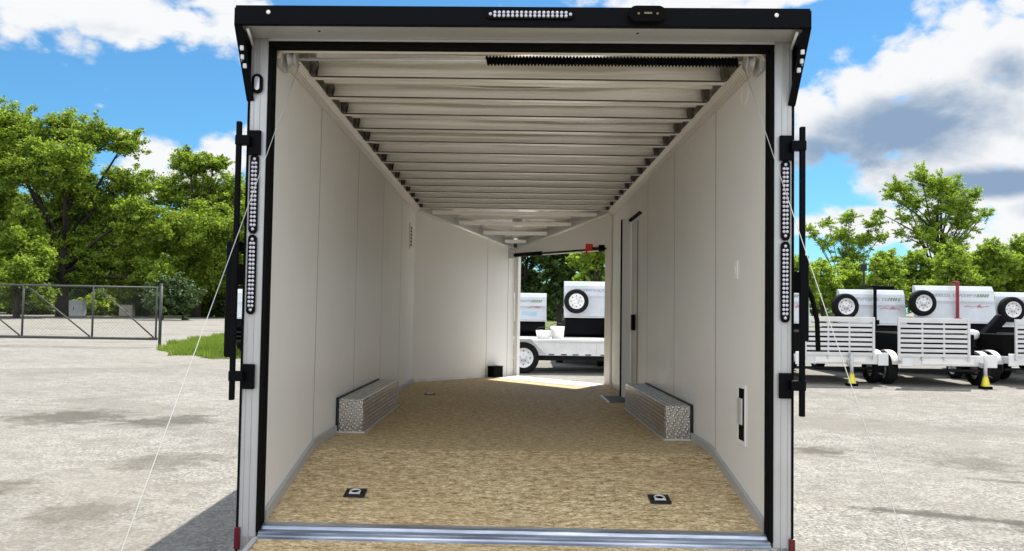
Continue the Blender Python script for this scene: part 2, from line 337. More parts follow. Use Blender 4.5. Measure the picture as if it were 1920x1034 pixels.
s_ = MB(); s_.prism([(-6.3 + (x + 6.3) * .93, 26 + (y - 26) * .95) for x, y in ISL], 'z', .0, .015); tag(s_.build('island_soil', 'meadow_soil'), kind='structure')
tag(blades('grass', isl_pt, 85000, .06, .20, 'grass_blade', .016), 'bright green grass growing on the kerbless island left of the open trailer', 'grass', kind='stuff')

# ------------------------------------------------------------------ the enclosed trailer (local frame: x right, y towards the nose, z up from its main floor)
TR = empty('enclosed_trailer', label='large white enclosed cargo trailer seen through its open rear ramp door, black spoiler on top', cat='trailer')
TR.matrix_world = TM
W = 1.22; YJ = 1.058; S = 1.219; YC = YJ + 4 * S; HW = 2.146; RD = -.199     # corner of the v-nose, wall height, drop at the rear edge
AX, AY, AZ = 0.03, 7.28, 1.79                                               # nose apex and its ceiling height
Lz = -.30
def part(mb, name, mat, parent=TR, bevel=0): return mb.build(name, mat, parent, bevel)
def nose_line(t, off=0.0):                       # right v wall, t from apex to corner
    return Vector((AX + (W - AX) * t, AY + (YC - AY) * t))
# outer skins
for sx in (-1, 1):
    m = MB()
    if sx < 0: m.box(-1.305, -1.262, .02, YC + .03, Lz, 2.25)
    else:
        m.box(1.262, 1.305, .02, 3.70, Lz, 2.25); m.box(1.262, 1.305, 4.50, YC + .03, Lz, 2.25); m.box(1.262, 1.305, 3.70, 4.50, 1.86, 2.25)
    part(m, 'side_wall', 'white_paint')
# inner wall panels with 3 mm joints
def wall_panel(sx, y0, y1, zt=HW):
    m = MB(); zb = lambda y: (RD * (1 - y / YJ) if y < YJ else 0)
    e = .008
    pl = [(y0 + e, zb(y0)), (y1 - e, zb(y1)), (y1 - e, zt), (y0 + e, zt)]
    if y0 < YJ < y1: pl.insert(1, (YJ, 0))
    m.prism(pl, 'x', sx * W, sx * (W + .036)); return part(m, 'wall_panel', 'wall_white')
def joint_strips(sx, ys):
    for y in ys:
        m = MB(); m.box(*sorted((sx * (W + .0015), sx * (W + .01))), y - .0079, y + .0079, .0 + (0 if y > YJ - .001 else RD * (1 - y / YJ)), HW); part(m, 'joint_strip', 'joint_grey')
edges = [.033, YJ, YJ + S, YJ + 2 * S, YJ + 3 * S, YC]
for a, b in zip(edges, edges[1:]): wall_panel(-1, a, b)
for a, b in zip([.03, YJ - .07, YJ + S - .07, YJ + 2 * S - .1], [YJ - .07, YJ + S - .07, YJ + 2 * S - .1, 3.72]): wall_panel(1, a, b)
wall_panel(1, 4.48, YC)
joint_strips(-1, [YJ, YJ + S, YJ + 2 * S, YJ + 3 * S]); joint_strips(1, [YJ - .07, YJ + S - .07, YJ + 2 * S - .1])
m = MB(); m.box(W, W + .036, 3.7218, 4.478, 1.85, HW); part(m, 'wall_panel', 'wall_white')
# dark backing seen in the joints
for sx in (-1, 1):
    for (a, b) in ([(.04, YC)] if sx < 0 else [(.04, 3.70), (4.5, YC)]):
        m = MB(); m.box(sx * 1.2565, sx * 1.2615, a, b, 0.0, 2.1); part(m, 'wall_stud', 'ink_dark')
# side door in the right wall
m = MB(); m.box(1.235, 1.27, 3.735, 4.465, .01, 1.835, .004); dr = part(m, 'side_door', 'wall_white')
m = MB(); m.box(1.228, 1.2345, 4.03, 4.036, .04, 1.80); part(m, 'door_seam', 'ink_dark', dr)
m = MB(); m.box(1.195, 1.234, 4.16, 4.22, .70, .86, .006); part(m, 'handle', 'black_paint', dr)
m = MB()
m.box(1.125, 1.140, 4.47, 4.492, -.0, 1.86); m.box(1.205, 1.234, 3.80, 4.47, 1.838, 1.862); part(m, 'door_seal', 'black_rubber')
m = MB(); m.box(1.1405, 1.234, 4.474, 4.49, 0, 1.87); part(m, 'door_jamb', 'wall_white')
m = MB(); m.box(1.1, 1.255, 3.745, 4.46, -.05, -.0045); part(m, 'door_sill', 'post_aluminium')
# dark steel step well cover by the door
m = MB(); m.box(.95, 1.15, 3.92, 4.52, -.01, .007, .002); st = part(m, 'step_cover', 'step_grey'); m = MB(); m.box(.925, .949, 3.92, 4.52, -.01, .011); part(m, 'edge_trim', 'bright_aluminium', st)
# left v wall: three panels; right v wall: header and posts around the front ramp opening
def vwall(sx, t0, t1, z0, z1f, name='nose_panel', thick=.03, inset=0, mat='wall_white'):
    a = Vector((AX, AY)); c = Vector((sx * W, YC)); d = (c - a).normalized(); n = Vector((-d.y, d.x));
    if n.y < 0: n = -n
    p0, p1 = a + (c - a) * t0, a + (c - a) * t1
    m = MB(); q = [p0 + n * inset, p1 + n * inset, p1 + n * (thick + inset), p0 + n * (thick + inset)]
    zz = [z1f(t0), z1f(t1), z1f(t1), z1f(t0)]
    lo = [m.bm.verts.new((p.x, p.y, z0)) for p in q]; hi_ = [m.bm.verts.new((p.x, p.y, z)) for p, z in zip(q, zz)]
    m.bm.faces.new(lo[::-1]); m.bm.faces.new(hi_)
    for i in range(4): m.bm.faces.new((lo[i], lo[(i + 1) % 4], hi_[(i + 1) % 4], hi_[i]))
    return part(m, name, mat)
ztop = lambda t: AZ + (HW - AZ) * t
for t0, t1 in ((.004, .075), (.08, .30), (.304, .998)): vwall(-1, t0, t1, 0, ztop)
vwall(-1, 0, 1.03, Lz, lambda t: ztop(min(t, 1)) + .1, 'nose_skin', .04, .036, 'white_paint')
OPZ = 1.665
vwall(1, 0.0, 1.0, OPZ, ztop, 'nose_header'); vwall(1, .935, 1.0, 0, lambda t: OPZ, 'nose_post', .05, 0, 'trim_white'); vwall(1, .0, .035, 0, lambda t: OPZ - .0005, 'nose_post', .05, 0, 'trim_white')
vwall(1, 0, 1.03, OPZ + .01, lambda t: ztop(min(t, 1)) + .1, 'nose_skin', .04, .036, 'white_paint')
vwall(1, 0.96, 1.03, Lz, lambda t: OPZ + .008, 'nose_skin', .04, .056, 'white_paint')
# small trim strips along the foot of the nose wall and at the corner
vwall(-1, .30, .995, .002, lambda t: .035, 'base_trim', .006, -.0065, 'bright_aluminium')
m = MB(); m.box(-W - .0, -W + .006, YC - .02, YC + .004, .0, HW); part(m, 'corner_trim', 'trim_white')
m = MB(); m.box(W - .03, W - .003, YC - .05, YC - .0, .0, HW - .03, .004); part(m, 'corner_trim', 'trim_white')
# crank rod, springs, red flag above the front opening
a, b = nose_line(.0), nose_line(1.0)
o_ = Vector((-.045, -.045))
pts = [Vector((*(nose_line(t) + o_), OPZ + .015 + .0 * t)) for t in (.01, .5, .97)]
m = MB(); m.tube(pts, .013, 8); rod = part(m, 'torsion_rod', 'dark_steel')
m = MB(); m.tube([Vector((*(nose_line(t) + o_), OPZ + .016)) for t in (.03, .18, .33)], .028, 10); part(m, 'spring', 'black_paint', rod)
m = MB(); q = nose_line(.0) + o_; m.box(q.x - .05, q.x + .05, q.y - .06, q.y - .02, OPZ - .03, OPZ + .055, .008); part(m, 'bearing_plate', 'post_aluminium', rod)
q = nose_line(.83) + Vector((-.07, -.07)); m = MB(); m.box(q.x - .045, q.x + .045, q.y - .04, q.y + .0, OPZ - .01, OPZ + .085, .008); m.box(q.x - .045, q.x - .02, q.y - .04, q.y, OPZ - .045, OPZ - .01, .004); part(m, 'red_tab', 'red_plastic')
q = nose_line(.945) + Vector((-.07, -.07)); m = MB(); m.box(q.x - .035, q.x + .04, q.y - .04, q.y + .0, OPZ - .02, OPZ + .06, .01); m.tube([(q.x - .12, q.y - .02, OPZ + .02), (q.x, q.y - .02, OPZ + .02)], .012); part(m, 'latch_block', 'black_paint')
# floor: flat deck with the v nose, then the beaver tail slope
m = MB(); m.prism([(-W, YJ), (W, YJ), (W, YC), (AX, AY), (-W, YC)], 'z', -.05, 0.0); part(m, 'floor_deck', 'tan_floor')
m = MB(); m.prism([(.035, RD), (YJ, 0), (YJ, -.06), (.035, RD - .06)], 'x', -W, W); part(m, 'sloped_floor', 'tan_floor')
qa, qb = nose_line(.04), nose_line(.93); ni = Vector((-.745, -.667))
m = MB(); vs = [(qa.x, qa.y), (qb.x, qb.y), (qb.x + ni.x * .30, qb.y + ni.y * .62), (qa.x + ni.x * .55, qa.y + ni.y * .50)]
m.prism(vs, 'z', .0005, .006); part(m, 'sun_patch_plate', 'trim_white')  # pale plate standing in for the near-white sun patch on the floor
# chassis rails below
m = MB()
for x in (-1.15, -.5, .5, 1.15): m.box(x - .04, x + .04, 1.15, YC, -.30, -.062)
for k in range(9): m.box(-1.14, 1.14, 1.2 + k * .55, 1.25 + k * .55, -.2, -.055)
part(m, 'chassis', 'dark_steel')
# base trims along the walls
for sx in (-1, 1):
    m = MB(); x0, x1 = sx * (W - .001), sx * (W - .020)
    m.prism([(.05, RD + .001), (YJ, .001), (YJ, .055), (.05, RD + .055)], 'x', x0, x1)
    m.box(min(x0, x1), max(x0, x1), YJ, 1.64, .001, .055); part(m, 'base_trim', 'post_aluminium')
    m = MB(); m.box(min(x0, x1), max(x0, x1), 3.46, YC if sx < 0 else 3.72, .001, .045); part(m, 'base_trim', 'post_aluminium')
# cove trims at the wall tops
for sx in (-1, 1):
    m = MB(); pr = [(sx * W, HW - .05), (sx * (W - .012), HW - .05), (sx * (W - .03), HW - .02), (sx * (W - .055), HW + .004), (sx * (W - .055), HW + .012), (sx * W, HW + .012)]
    m.prism(pr, 'y', .05, YC)
    part(m, 'cove_trim', 'cove_strip')
# cove along the left v wall
for sx in (-1, 1):
    m = MB(); a3 = Vector((AX, AY - .02, AZ - .02)); c3 = Vector((sx * (W - .01), YC, HW - .02)); m.tube([a3, c3], .016, 6); part(m, 'cove_trim', 'rib_aluminium')
# ceiling: skin sheet plus bows every 16 inches
from mathutils import noise as mn
m = MB(); nx_, ny_ = 64, 300; gv = []
for j in range(ny_ + 1):
    yy = YC * j / ny_; row = []
    for i in range(nx_ + 1):
        xx = -1.26 + 2.52 * i / nx_
        dz = .011 * mn.noise(Vector((xx * .9, yy * 5.2, 1.3))) + .0045 * mn.noise(Vector((xx * 2.3, yy * 11, 7.7))) + .0035 * mn.noise(Vector((xx * .5, yy * 1.2, 4.1)))
        row.append(m.bm.verts.new((xx, yy, HW + .060 + dz)))
    gv.append(row)
for j in range(ny_):
    for i in range(nx_): m.bm.faces.new((gv[j][i], gv[j][i + 1], gv[j + 1][i + 1], gv[j + 1][i])).smooth = True
part(m, 'ceiling_skin', 'roof_sheet')
m = MB(); q = [(-W, YC, HW + .075), (W, YC, HW + .075), (AX, AY + .03, AZ + .07)]
m.poly3(q); m.poly3([(x, y, z + .03) for x, y, z in q]); part(m, 'nose_ceiling', 'roof_sheet')
y = .60; kk = 0
while y < YC:
    m = MB(); m.prism([(y - .022, HW + .004), (y + .030, HW + .004), (y + .030, HW + .062), (y + .075, HW + .064), (y + .075, HW + .0695), (y + .024, HW + .0695), (y + .024, HW + .010), (y - .016, HW + .010), (y - .016, HW + .020), (y - .022, HW + .020)], 'x', -W + .0, W - .0)
    rbw = part(m, 'roof_bow', 'rib_aluminium')
    m = MB(); m.box(-W + .06, W - .06, y - .0245, y - .0222, HW + .0035, HW + .012); part(m, 'rib_shade_strip', 'shade_brown', rbw)  # dark strip paints the shade line along the bow's near edge
    m = MB(); m.box(-W + .07, W - .07, y + .192, y + .197, HW + .043, HW + .056); m.box(-W + .07, W - .07, y + .1975, y + .222, HW + .041, HW + .044); part(m, 'sheet_seam', 'rib_aluminium')
    # dark blocks painting the shaded gaps at the bow ends
    for sx in (-1, 1):
        m = MB(); x0, x1 = sorted((sx * (W - .058), sx * (W - .100))); m.prism([(x0, HW + .070), (x1, HW + .070), ((x1 if sx > 0 else x0), HW + .0), ((x1 if sx > 0 else x0) - sx * .03, HW + .0)], 'y', y - .10, y - .045); part(m, 'bow_end_shade', 'shade_brown')
    y += .408; kk += 1
for k, t in enumerate((.85, .6, .35, .12)):
    y = AY + (YC - AY) * t; z = AZ + (HW - AZ) * t; m = MB(); m.box(AX - (W + AX) * t, AX + (W - AX) * t, y - .02, y + .02, z + .01, z + .055); part(m, 'roof_bow', 'rib_aluminium')
m = MB(); m.box(-1.305, 1.305, -.02, YC + .05, HW + .098, HW + .125); part(m, 'roof', 'white_paint')
m = MB(); m.prism([(-1.3, YC + .052), (1.3, YC + .052), (AX, AY + .1)], 'z', 0, .025); ob = part(m, 'nose_roof', 'white_paint')
for vv in ob.data.vertices: vv.co.z += (HW + .10) + ((AZ + .11) - (HW + .10)) * (vv.co.y - YC) / (AY - YC)
m = MB(); m.lathe([(.001, 0), (.06, -.002), (.068, .01), (.07, .02)], 24, MX((.05, 6.55, AZ + .16 + .06))); part(m, 'dome_light', 'trim_white')
m = MB(); m.box(-.2, .34, 2.4, 2.7, HW + .06, HW + .0695, .002); part(m, 'roof_vent', 'roof_sheet')
# rear frame: posts, seals, header
PB = Lz
for sx in (-1, 1):
    m = MB(); x0, x1 = sorted((sx * 1.225, sx * 1.312)); m.box(x0, x1, -.03, .025, -.42, HW + .02, .004)
    m.box(*sorted((sx * 1.262, sx * 1.266)), -.034, -.03, -.42, HW); m.box(*sorted((sx * 1.292, sx * 1.296)), -.034, -.03, -.42, HW)
    part(m, 'rear_post', 'post_aluminium')
    m = MB(); m.box(*sorted((sx * 1.201, sx * 1.2240)), -.045, .029, RD - .03, HW - .032, .006); part(m, 'door_seal', 'black_rubber')
    m = MB(); m.box(*sorted((sx * 1.3125, sx * 1.3205)), -.035, .03, -.42, HW); part(m, 'edge_trim', 'black_rubber')
m = MB(); m.box(-1.2235, 1.2235, -.045, .029, HW - .031, HW - .007, .004); part(m, 'header_seal', 'black_rubber')
m = MB(); m.box(-1.20, 1.20, .03, .10, HW - .018, HW + .05, .004); part(m, 'header_beam', 'trim_white')
# spoiler / canopy
m = MB(); m.box(-1.318, 1.318, -.245, -.237, HW + .001, HW + .09, .002)
m.box(-1.318, 1.318, -.2365, -.22, HW + .001, HW + .0045); m.box(-1.318, 1.318, -.2365, .0, HW + .083, HW + .090); fascia = part(m, 'spoiler', 'black_paint')
m = MB(); m.box(-1.305, 1.305, -.219, -.046, HW + .006, HW + .011); m.box(-1.2235, 1.2235, -.0455, -.040, HW - .0065, HW + .0055); part(m, 'soffit', 'post_aluminium', fascia)
for sx in (-1, 1):
    m = MB(); m.prism([(-.2365, HW + .082), (-.2365, HW + .001), (-.0355, HW - .30), (.0, HW - .30), (.0, HW + .082)], 'x', sx * 1.3215, sx * 1.3255)
    m.prism([(-.2365, HW + .0), (-.224, HW + .0), (-.0355, HW - .29), (-.0355, HW - .30)], 'x', sx * 1.29, sx * 1.3215)
    part(m, 'gusset', 'black_paint', fascia)
    m = MB(); zc = HW - .10
    for dz in (-.03, .0): m.lathe([(.001, .003), (.010, .003), (.013, 0)], 10, MX((sx * 1.318, -.14, HW - .10 + dz), 0, -sx * R(90)))
    m.tube([(sx * 1.27, -.21, HW - .01), (sx * 1.29, -.08, HW - .04)], .007)
    for dz in (-.09, -.125, -.16):
        yy = -.2365 + (-dz) * .201 / .30; m.box(*sorted((sx * (1.296 + (.006 if dz == -.125 else 0)), sx * (1.313 + (.004 if dz == -.125 else 0)))), yy - .014, yy - .001, HW + dz - .011, HW + dz + .011, .003)
    part(m, 'gusset_bolt', 'cabinet_green_grey', fascia)
    m = MB(); m.lathe([(.001, .004), (.008, .003), (.010, 0)], 12, MX((sx * 1.165, -.2455, HW + .058), R(90))); part(m, 'bolt', 'trim_white', fascia)
for x in (-.95, .55): 
    m = MB(); m.lathe([(.001, .004), (.006, .003), (.007, 0)], 8, MX((x, -.15, HW + .0055), R(180))); part(m, 'bolt', 'dark_steel', fascia)
# light bars: a row of clear lenses in a pill-shaped housing
def pill(m, L, w, t, M):
    n = 10; pts = []
    for k in range(n + 1): a = math.pi * k / n; pts.append((w * math.cos(a), L / 2 - w + w * math.sin(a)))
    for k in range(n + 1): a = math.pi + math.pi * k / n; pts.append((w * math.cos(a), -L / 2 + w + w * math.sin(a)))
    m.prism(pts, 'z', 0, t, M)
def light_bar(L, M, parent, n):
    m = MB(); pill(m, L, .021, .010, M); h = part(m, 'light_bar', 'black_paint', parent)
    m = MB()
    for k in range(n):
        v_ = -L / 2 + .022 + (L - .044) * k / (n - 1)
        for dx in ((-.0075, .0075) if 0 < k < n - 1 else (0,)):
            m.lathe([(.0005, .0165), (.0055, .0155), (.008, .010)], 8, M @ MX((dx, v_, 0)))
    part(m, 'lens', 'led_clear', h); return h
FY = MX((0, 0, 0), R(90))                         # local z towards the viewer (-y)
light_bar(.41, MX((.045, -.2455, HW + .052), R(90), 0, 0) @ MX(rz=R(90)), fascia, 19)
for sx in (-1, 1):
    for zc in (1.39, 1.0):
        light_bar(.385, MX((sx * 1.277, -.0345, zc), R(90)), TR, 18)
# oval marker light on the left post only, reflectors
m = MB(); pill(m, .095, .026, .012, MX((-1.274, -.0345, 1.93), R(90))); ol = part(m, 'marker_light', 'black_paint'); m = MB(); pill(m, .066, .012, .016, MX((-1.274, -.0345, 1.93), R(90))); part(m, 'lens', 'led_clear', ol)
for sx in (-1, 1):
    m = MB(); m.box(*sorted((sx * 1.298, sx * 1.325)), -.047, -.036, -.31, -.205, .003); part(m, 'reflector', 'reflector_red')
# rear view camera on the spoiler
m = MB(); pill(m, .17, .035, .03, MX((.575, -.2455, HW + .052), R(90)) @ MX(rz=R(90))); cm_ = part(m, 'rear_camera', 'black_rubber')
m = MB(); m.box(.56, .595, -.279, -.2758, HW + .048, HW + .056); m.lathe([(.0005, .003), (.005, .003), (.006, 0)], 10, MX((.535, -.2757, HW + .05), R(90))); m.lathe([(.0005, .003), (.005, .003), (.006, 0)], 10, MX((.62, -.2757, HW + .05), R(90))); part(m, 'lens', 'dim_amber', cm_)
# cam bars with brackets
for sx in (-1, 1):
    X = sx * 1.345
    m = MB(); m.box(X - .012, X + .012, -.085, -.06, .40 if sx < 0 else .37, 1.735, .004); bar = part(m, 'cam_bar', 'black_paint')
    for z in (1.64, .51):
        m = MB(); m.box(*sorted((sx * 1.248, sx * 1.3115)), -.052, -.0345, z - .06, z + .06, .004)
        m.box(*sorted((sx * 1.29, sx * 1.36)), -.09, -.053, z - .02, z + .028, .005); part(m, 'bracket', 'black_paint', bar)
    m = MB(); X2 = sx * 1.375; m.box(*sorted((sx * 1.358, sx * (1.392 if sx > 0 else 1.405))), -.04, .0, .72 if sx > 0 else .60, 1.13 if sx > 0 else 1.16, .01); m.box(*sorted((sx * 1.3215, sx * 1.36)), -.03, -.01, .95, 1.05); part(m, 'bar_handle', 'black_paint', bar)
    if sx > 0:
        m = MB(); m.tube([(1.375, -.02, 1.0), (1.41, -.02, .93), (1.435, -.02, .82), (1.44, -.02, .68)], .012, 8); part(m, 'hose', 'black_rubber', bar)
# sill
m = MB(); m.prism([(.034, RD + .003), (.034, RD - .05), (-.06, RD - .05), (-.06, RD - .020), (-.028, RD - .016), (-.020, RD - .003), (.0, RD + .003)], 'x', -1.204, 1.204); sill = part(m, 'sill', 'sill_extrusion')
m = MB(); m.tube([(-1.2, -.075, RD - .037), (1.2, -.075, RD - .037)], .012, 10); m.box(-1.2, 1.2, -.10, -.077, RD - .06, RD - .043); part(m, 'hinge', 'sill_extrusion', sill)
m = MB(); m.box(-1.3, 1.3, -.03, .03, -.45, RD - .052); part(m, 'rear_bumper', 'post_aluminium')
# rear ramp, lowered
gz = -H0 + .05
m = MB(); m.prism([(-.10, RD - .044), (-2.02, gz + .03), (-2.02, gz - .02), (-.10, RD - .10)], 'x', -1.19, 1.19); rmp = part(m, 'rear_ramp', 'tan_floor')
for sx in (-1, 1):
    m = MB(); m.prism([(-.10, RD - .036), (-2.03, gz + .037), (-2.03, gz - .02), (-.10, RD - .10)], 'x', sx * 1.191, sx * 1.215); part(m, 'ramp_edge', 'post_aluminium', rmp)
# front ramp lowered outside the nose opening
a2, b2 = nose_line(.06), nose_line(.93); nn = Vector((b2 - a2).yx); nn = Vector((-(b2 - a2).y, (b2 - a2).x)).normalized()
a3, b3 = a2 + nn * 0.06, b2 + nn * .06; a4, b4 = a2 + nn * 1.55, b2 + nn * 1.55
m = MB(); vs = [(a3.x, a3.y, -.02), (b3.x, b3.y, -.02), (b4.x, b4.y, -.45), (a4.x, a4.y, -.45)]
m.poly3(vs); m.poly3([(x, y, z - .04) for x, y, z in vs][::-1])
for i in range(4):
    p_, q_ = vs[i], vs[(i + 1) % 4]; m.poly3([p_, q_, (q_[0], q_[1], q_[2] - .04), (p_[0], p_[1], p_[2] - .04)])
bmesh.ops.remove_doubles(m.bm, verts=m.bm.verts, dist=.0001); part(m, 'front_ramp', 'bright_aluminium')
# ramp spring under the header, with cable drums in both corners
m = MB(); m.tube([(-1.12, .14, HW - .035), (1.12, .14, HW - .035)], .008, 8); rd = part(m, 'spring_shaft', 'bright_aluminium')
pts = []; r0 = .021; n = 16 * 75
for k in range(n + 1):
    a = 2 * math.pi * k / 16; pts.append((-.17 + 1.27 * k / n, .14 + r0 * math.cos(a), HW - .035 + r0 * math.sin(a)))
m = MB(); m.tube(pts, .0055, 4); part(m, 'coil_spring', 'black_paint', rd)
m = MB(); m.tube([(-.16, .14, HW - .035), (1.09, .14, HW - .035)], .016, 10); part(m, 'spring_core', 'black_rubber', rd)
for sx in (-1, 1):
    m = MB(); m.lathe([(.001, 0), (.045, 0), (.045, .006), (.032, .010), (.032, .03), (.045, .034), (.045, .04), (.001, .04)], 20, MX((sx * 1.155 - .02, .14, HW - .035), 0, R(90))); m.box(sx * 1.205 - .012, sx * 1.205 + .012, .085, .20, HW - .09, HW - .0, .003)
    part(m, 'cable_drum', 'post_aluminium', rd)
def cable(p0, p1, name='ramp_cable'):
    p0, p1 = Vector(p0), Vector(p1); pts = [p0.lerp(p1, k / 12) - Vector((0, 0, .012 * math.sin(math.pi * k / 12))) for k in range(13)]
    m = MB(); m.tube(pts, .0018, 6); return part(m, name, 'cable_steel')
cable((-1.12, .14, HW - .06), (-1.17, -1.9, gz + .09)); cable((1.13, .14, HW - .06), (1.17, -1.9, gz + .04))
# wheel boxes
for sx in (-1, 1):
    y0, y1 = (1.68, 3.40) if sx < 0 else (1.56, 3.42); xi = 1.035
    m = MB(); m.box(*sorted((sx * xi, sx * (W - .001))), y0, y1, .002, .232, .004); wb = part(m, 'wheel_box', 'diamond_plate')
    m = MB(); m.box(*sorted((sx * (xi - .0005), sx * (xi - .003))), y0 + .004, y1 - .004, .014, .228)
    for k in range(7): m.box(*sorted((sx * (xi - .003), sx * (xi - .009))), y0 + .01, y1 - .01, .024 + k * .029, .036 + k * .029, .002)
    part(m, 'reflection_side', 'floor_reflection_metal', wb)  # side overlay: floor reflection in its colour, tread reflection as ridges
    m = MB()
    for k in range(4): m.box(*sorted((sx * (xi + .02 + k * .038), sx * (xi + .032 + k * .038))), y0 + .01, y1 - .01, .2325, .237, .0015)
    part(m, 'top_rib', 'floor_reflection_metal', wb)
    m = MB(); m.box(*sorted((sx * (xi - .004), sx * (xi - .02))), y0 - .012, y1, .0015, .012); m.box(*sorted((sx * (xi - .02), sx * W)), y0 - .014, y0 - .002, .0015, .012); part(m, 'edge_trim', 'bright_aluminium', wb)
    m = MB(); m.box(*sorted((sx * (W - .022), sx * (W - .002))), y0 - .006, y0 - .0005, .002, .24); m.box(*sorted((sx * (W - .015), sx * (W - .002))), y0, y1, .2325, .240); part(m, 'caulk_line', 'dark_steel', wb)
# recessed floor rings
def floor_ring(x, y, z, rx, k=1.0):
    M = MX((x, y, z), rx)
    m = MB(); m.box(-.055 * k, .055 * k, -.055, .055, .0008, .005, .0015, M); pan = part(m, 'tie_down_ring', 'dark_steel')
    m = MB(); m.lathe([(.001, .0058), (.036, .0058), (.040, .0055)], 20, M); part(m, 'dish', 'black_rubber', pan)
    m = MB(); m.tube([M @ Vector((.026 * math.cos(a), .026 * math.sin(a), .011)) for a in [R(q) for q in range(-60, 241, 20)]], .0048, 6); m.box(-.03, .03, -.030, -.018, .006, .014, .002, M); part(m, 'ring', 'bright_aluminium', pan)
sl = math.atan2(-RD, YJ)
for x in (-.83, .77): floor_ring(x, .38, RD * (1 - .38 / YJ), sl)
floor_ring(-.85, 4.45, 0, 0); 
# wall fittings
m = MB(); m.box(1.214, 1.2195, .52, .585, 1.04, 1.145, .002); sw = part(m, 'light_switch', 'trim_white'); m = MB(); m.box(1.210, 1.2135, .545, .56, 1.07, 1.115, .001); part(m, 'rocker', 'white_paint', sw)
m = MB()
fr = (.37, .52, .155, .475)
m.box(1.2125, 1.2195, fr[0], fr[0] + .022, fr[2], fr[3], .002); m.box(1.2125, 1.2195, fr[1] - .022, fr[1], fr[2], fr[3], .002); m.box(1.2125, 1.2195, fr[0] + .022, fr[1] - .022, fr[3] - .022, fr[3], .002); m.box(1.2125, 1.2195, fr[0] + .022, fr[1] - .022, fr[2], fr[2] + .022, .002)
hd = part(m, 'recessed_handle', 'trim_white')
m = MB(); m.box(1.2165, 1.2194, .3925, .4975, .1775, .4525); part(m, 'recess', 'black_rubber', hd); m = MB(); m.box(1.205, 1.2160, .42, .4975, .26, .40, .004); part(m, 'grip', 'bright_aluminium', hd)
m = MB(); m.box(-1.2195, -1.205, 5.35, 5.50, 1.60, 1.90, .004); lv = part(m, 'wall_vent', 'trim_white'); m = MB()
for k in range(6): m.box(-1.2045, -1.2015, 5.365, 5.485, 1.63 + k * .04, 1.655 + k * .04)
part(m, 'louvre', 'dark_steel', lv)
for y in (.42, 1.75):
    m = MB(); m.lathe([(.052, 0), (.056, .004), (.060, .004), (.064, 0)], 28, MX((1.2195, y, HW - .11), 0, -R(90))); part(m, 'speaker_ring', 'trim_white')
# black junction box at the foot of the nose wall
a = Vector((AX, AY)); c = Vector((-W, YC)); q = a + (c - a) * .235; ang = math.atan2((c - a).y, (c - a).x) + math.pi
m = MB(); m.box(-.09, .09, -.12, -.003, .003, .145, .008, MX((q.x, q.y, 0), 0, 0, ang)); jb = part(m, 'battery_box', 'black_rubber')
m = MB(); m.box(-.095, .095, -.125, .0, .1455, .155, .003, MX((q.x, q.y, 0), 0, 0, ang)); part(m, 'lid', 'black_paint', jb)

# the rear face is a touch out of square: right side nearer, leaning
def skew(o):
    if o.type == 'MESH':
        for v_ in o.data.vertices:
            f_ = min(1, max(0, (.75 - v_.co.y) / .4)); v_.co.y += f_ * (-.0244 * v_.co.x - .0151 * (v_.co.z - 1))
    for c_ in o.children: skew(c_)
skew(TR)

# wheels (shared builder)
def wheel_mb(r, w, M, seg=36):
    ty = MB(); ri = r * .62
    ty.lathe([(ri, -w / 2 * .9), (ri + .012, -w / 2), (r * .86, -w / 2 * 1.05), (r * .97, -w / 2 * .86), (r, -w / 2 * .6), (r, w / 2 * .6), (r * .97, w / 2 * .86), (r * .86, w / 2 * 1.05), (ri + .012, w / 2), (ri, w / 2 * .9), (ri, -w / 2 * .9)], seg, M)
    rm = MB(); rm.lathe([(ri + .004, w / 2 * .92), (ri * .92, w / 2 * .94), (ri * .86, w / 2 * .55), (ri * .62, w / 2 * .42), (ri * .50, w / 2 * .62), (ri * .26, w / 2 * .62), (ri * .24, w / 2 * .95), (.001, w / 2 * .97)], seg, M)
    rm.lathe([(.001, -w / 2 * .5), (ri, -w / 2 * .5), (ri + .002, w / 2 * .5)], seg, M)
    ho = MB()
    for k in range(8):
        a = 2 * math.pi * k / 8; ho.lathe([(.0005, .003), (ri * .085, .003), (ri * .085, 0)], 8, M @ MX((ri * .72 * math.cos(a), ri * .72 * math.sin(a), w / 2 * .47)))
    for k in range(5):
        a = 2 * math.pi * k / 5 + .3; ho.lathe([(.0005, .008), (ri * .05, .008), (ri * .05, 0)], 6, M @ MX((ri * .38 * math.cos(a), ri * .38 * math.sin(a), w / 2 * .62)))
    return ty, rm, ho
def wheel(parent, M, r=.32, w=.2, name='wheel'):
    ty, rm, ho = wheel_mb(r, w, M); e = bpy.data.objects.new(name, None); COL.objects.link(e); e.parent = parent; e.empty_display_size = .1
    ty.build('tyre', 'tyre_rubber', e); rm.build('rim', 'white_paint', e); ho.build('wheel_nuts', 'ink_dark', e); return e
for sx in (-1, 1):
    for y in (2.05, 2.95): wheel(TR, MX((sx * 1.15, y, .33 - H0 + .0), 0, sx * R(90)), .32, .18)

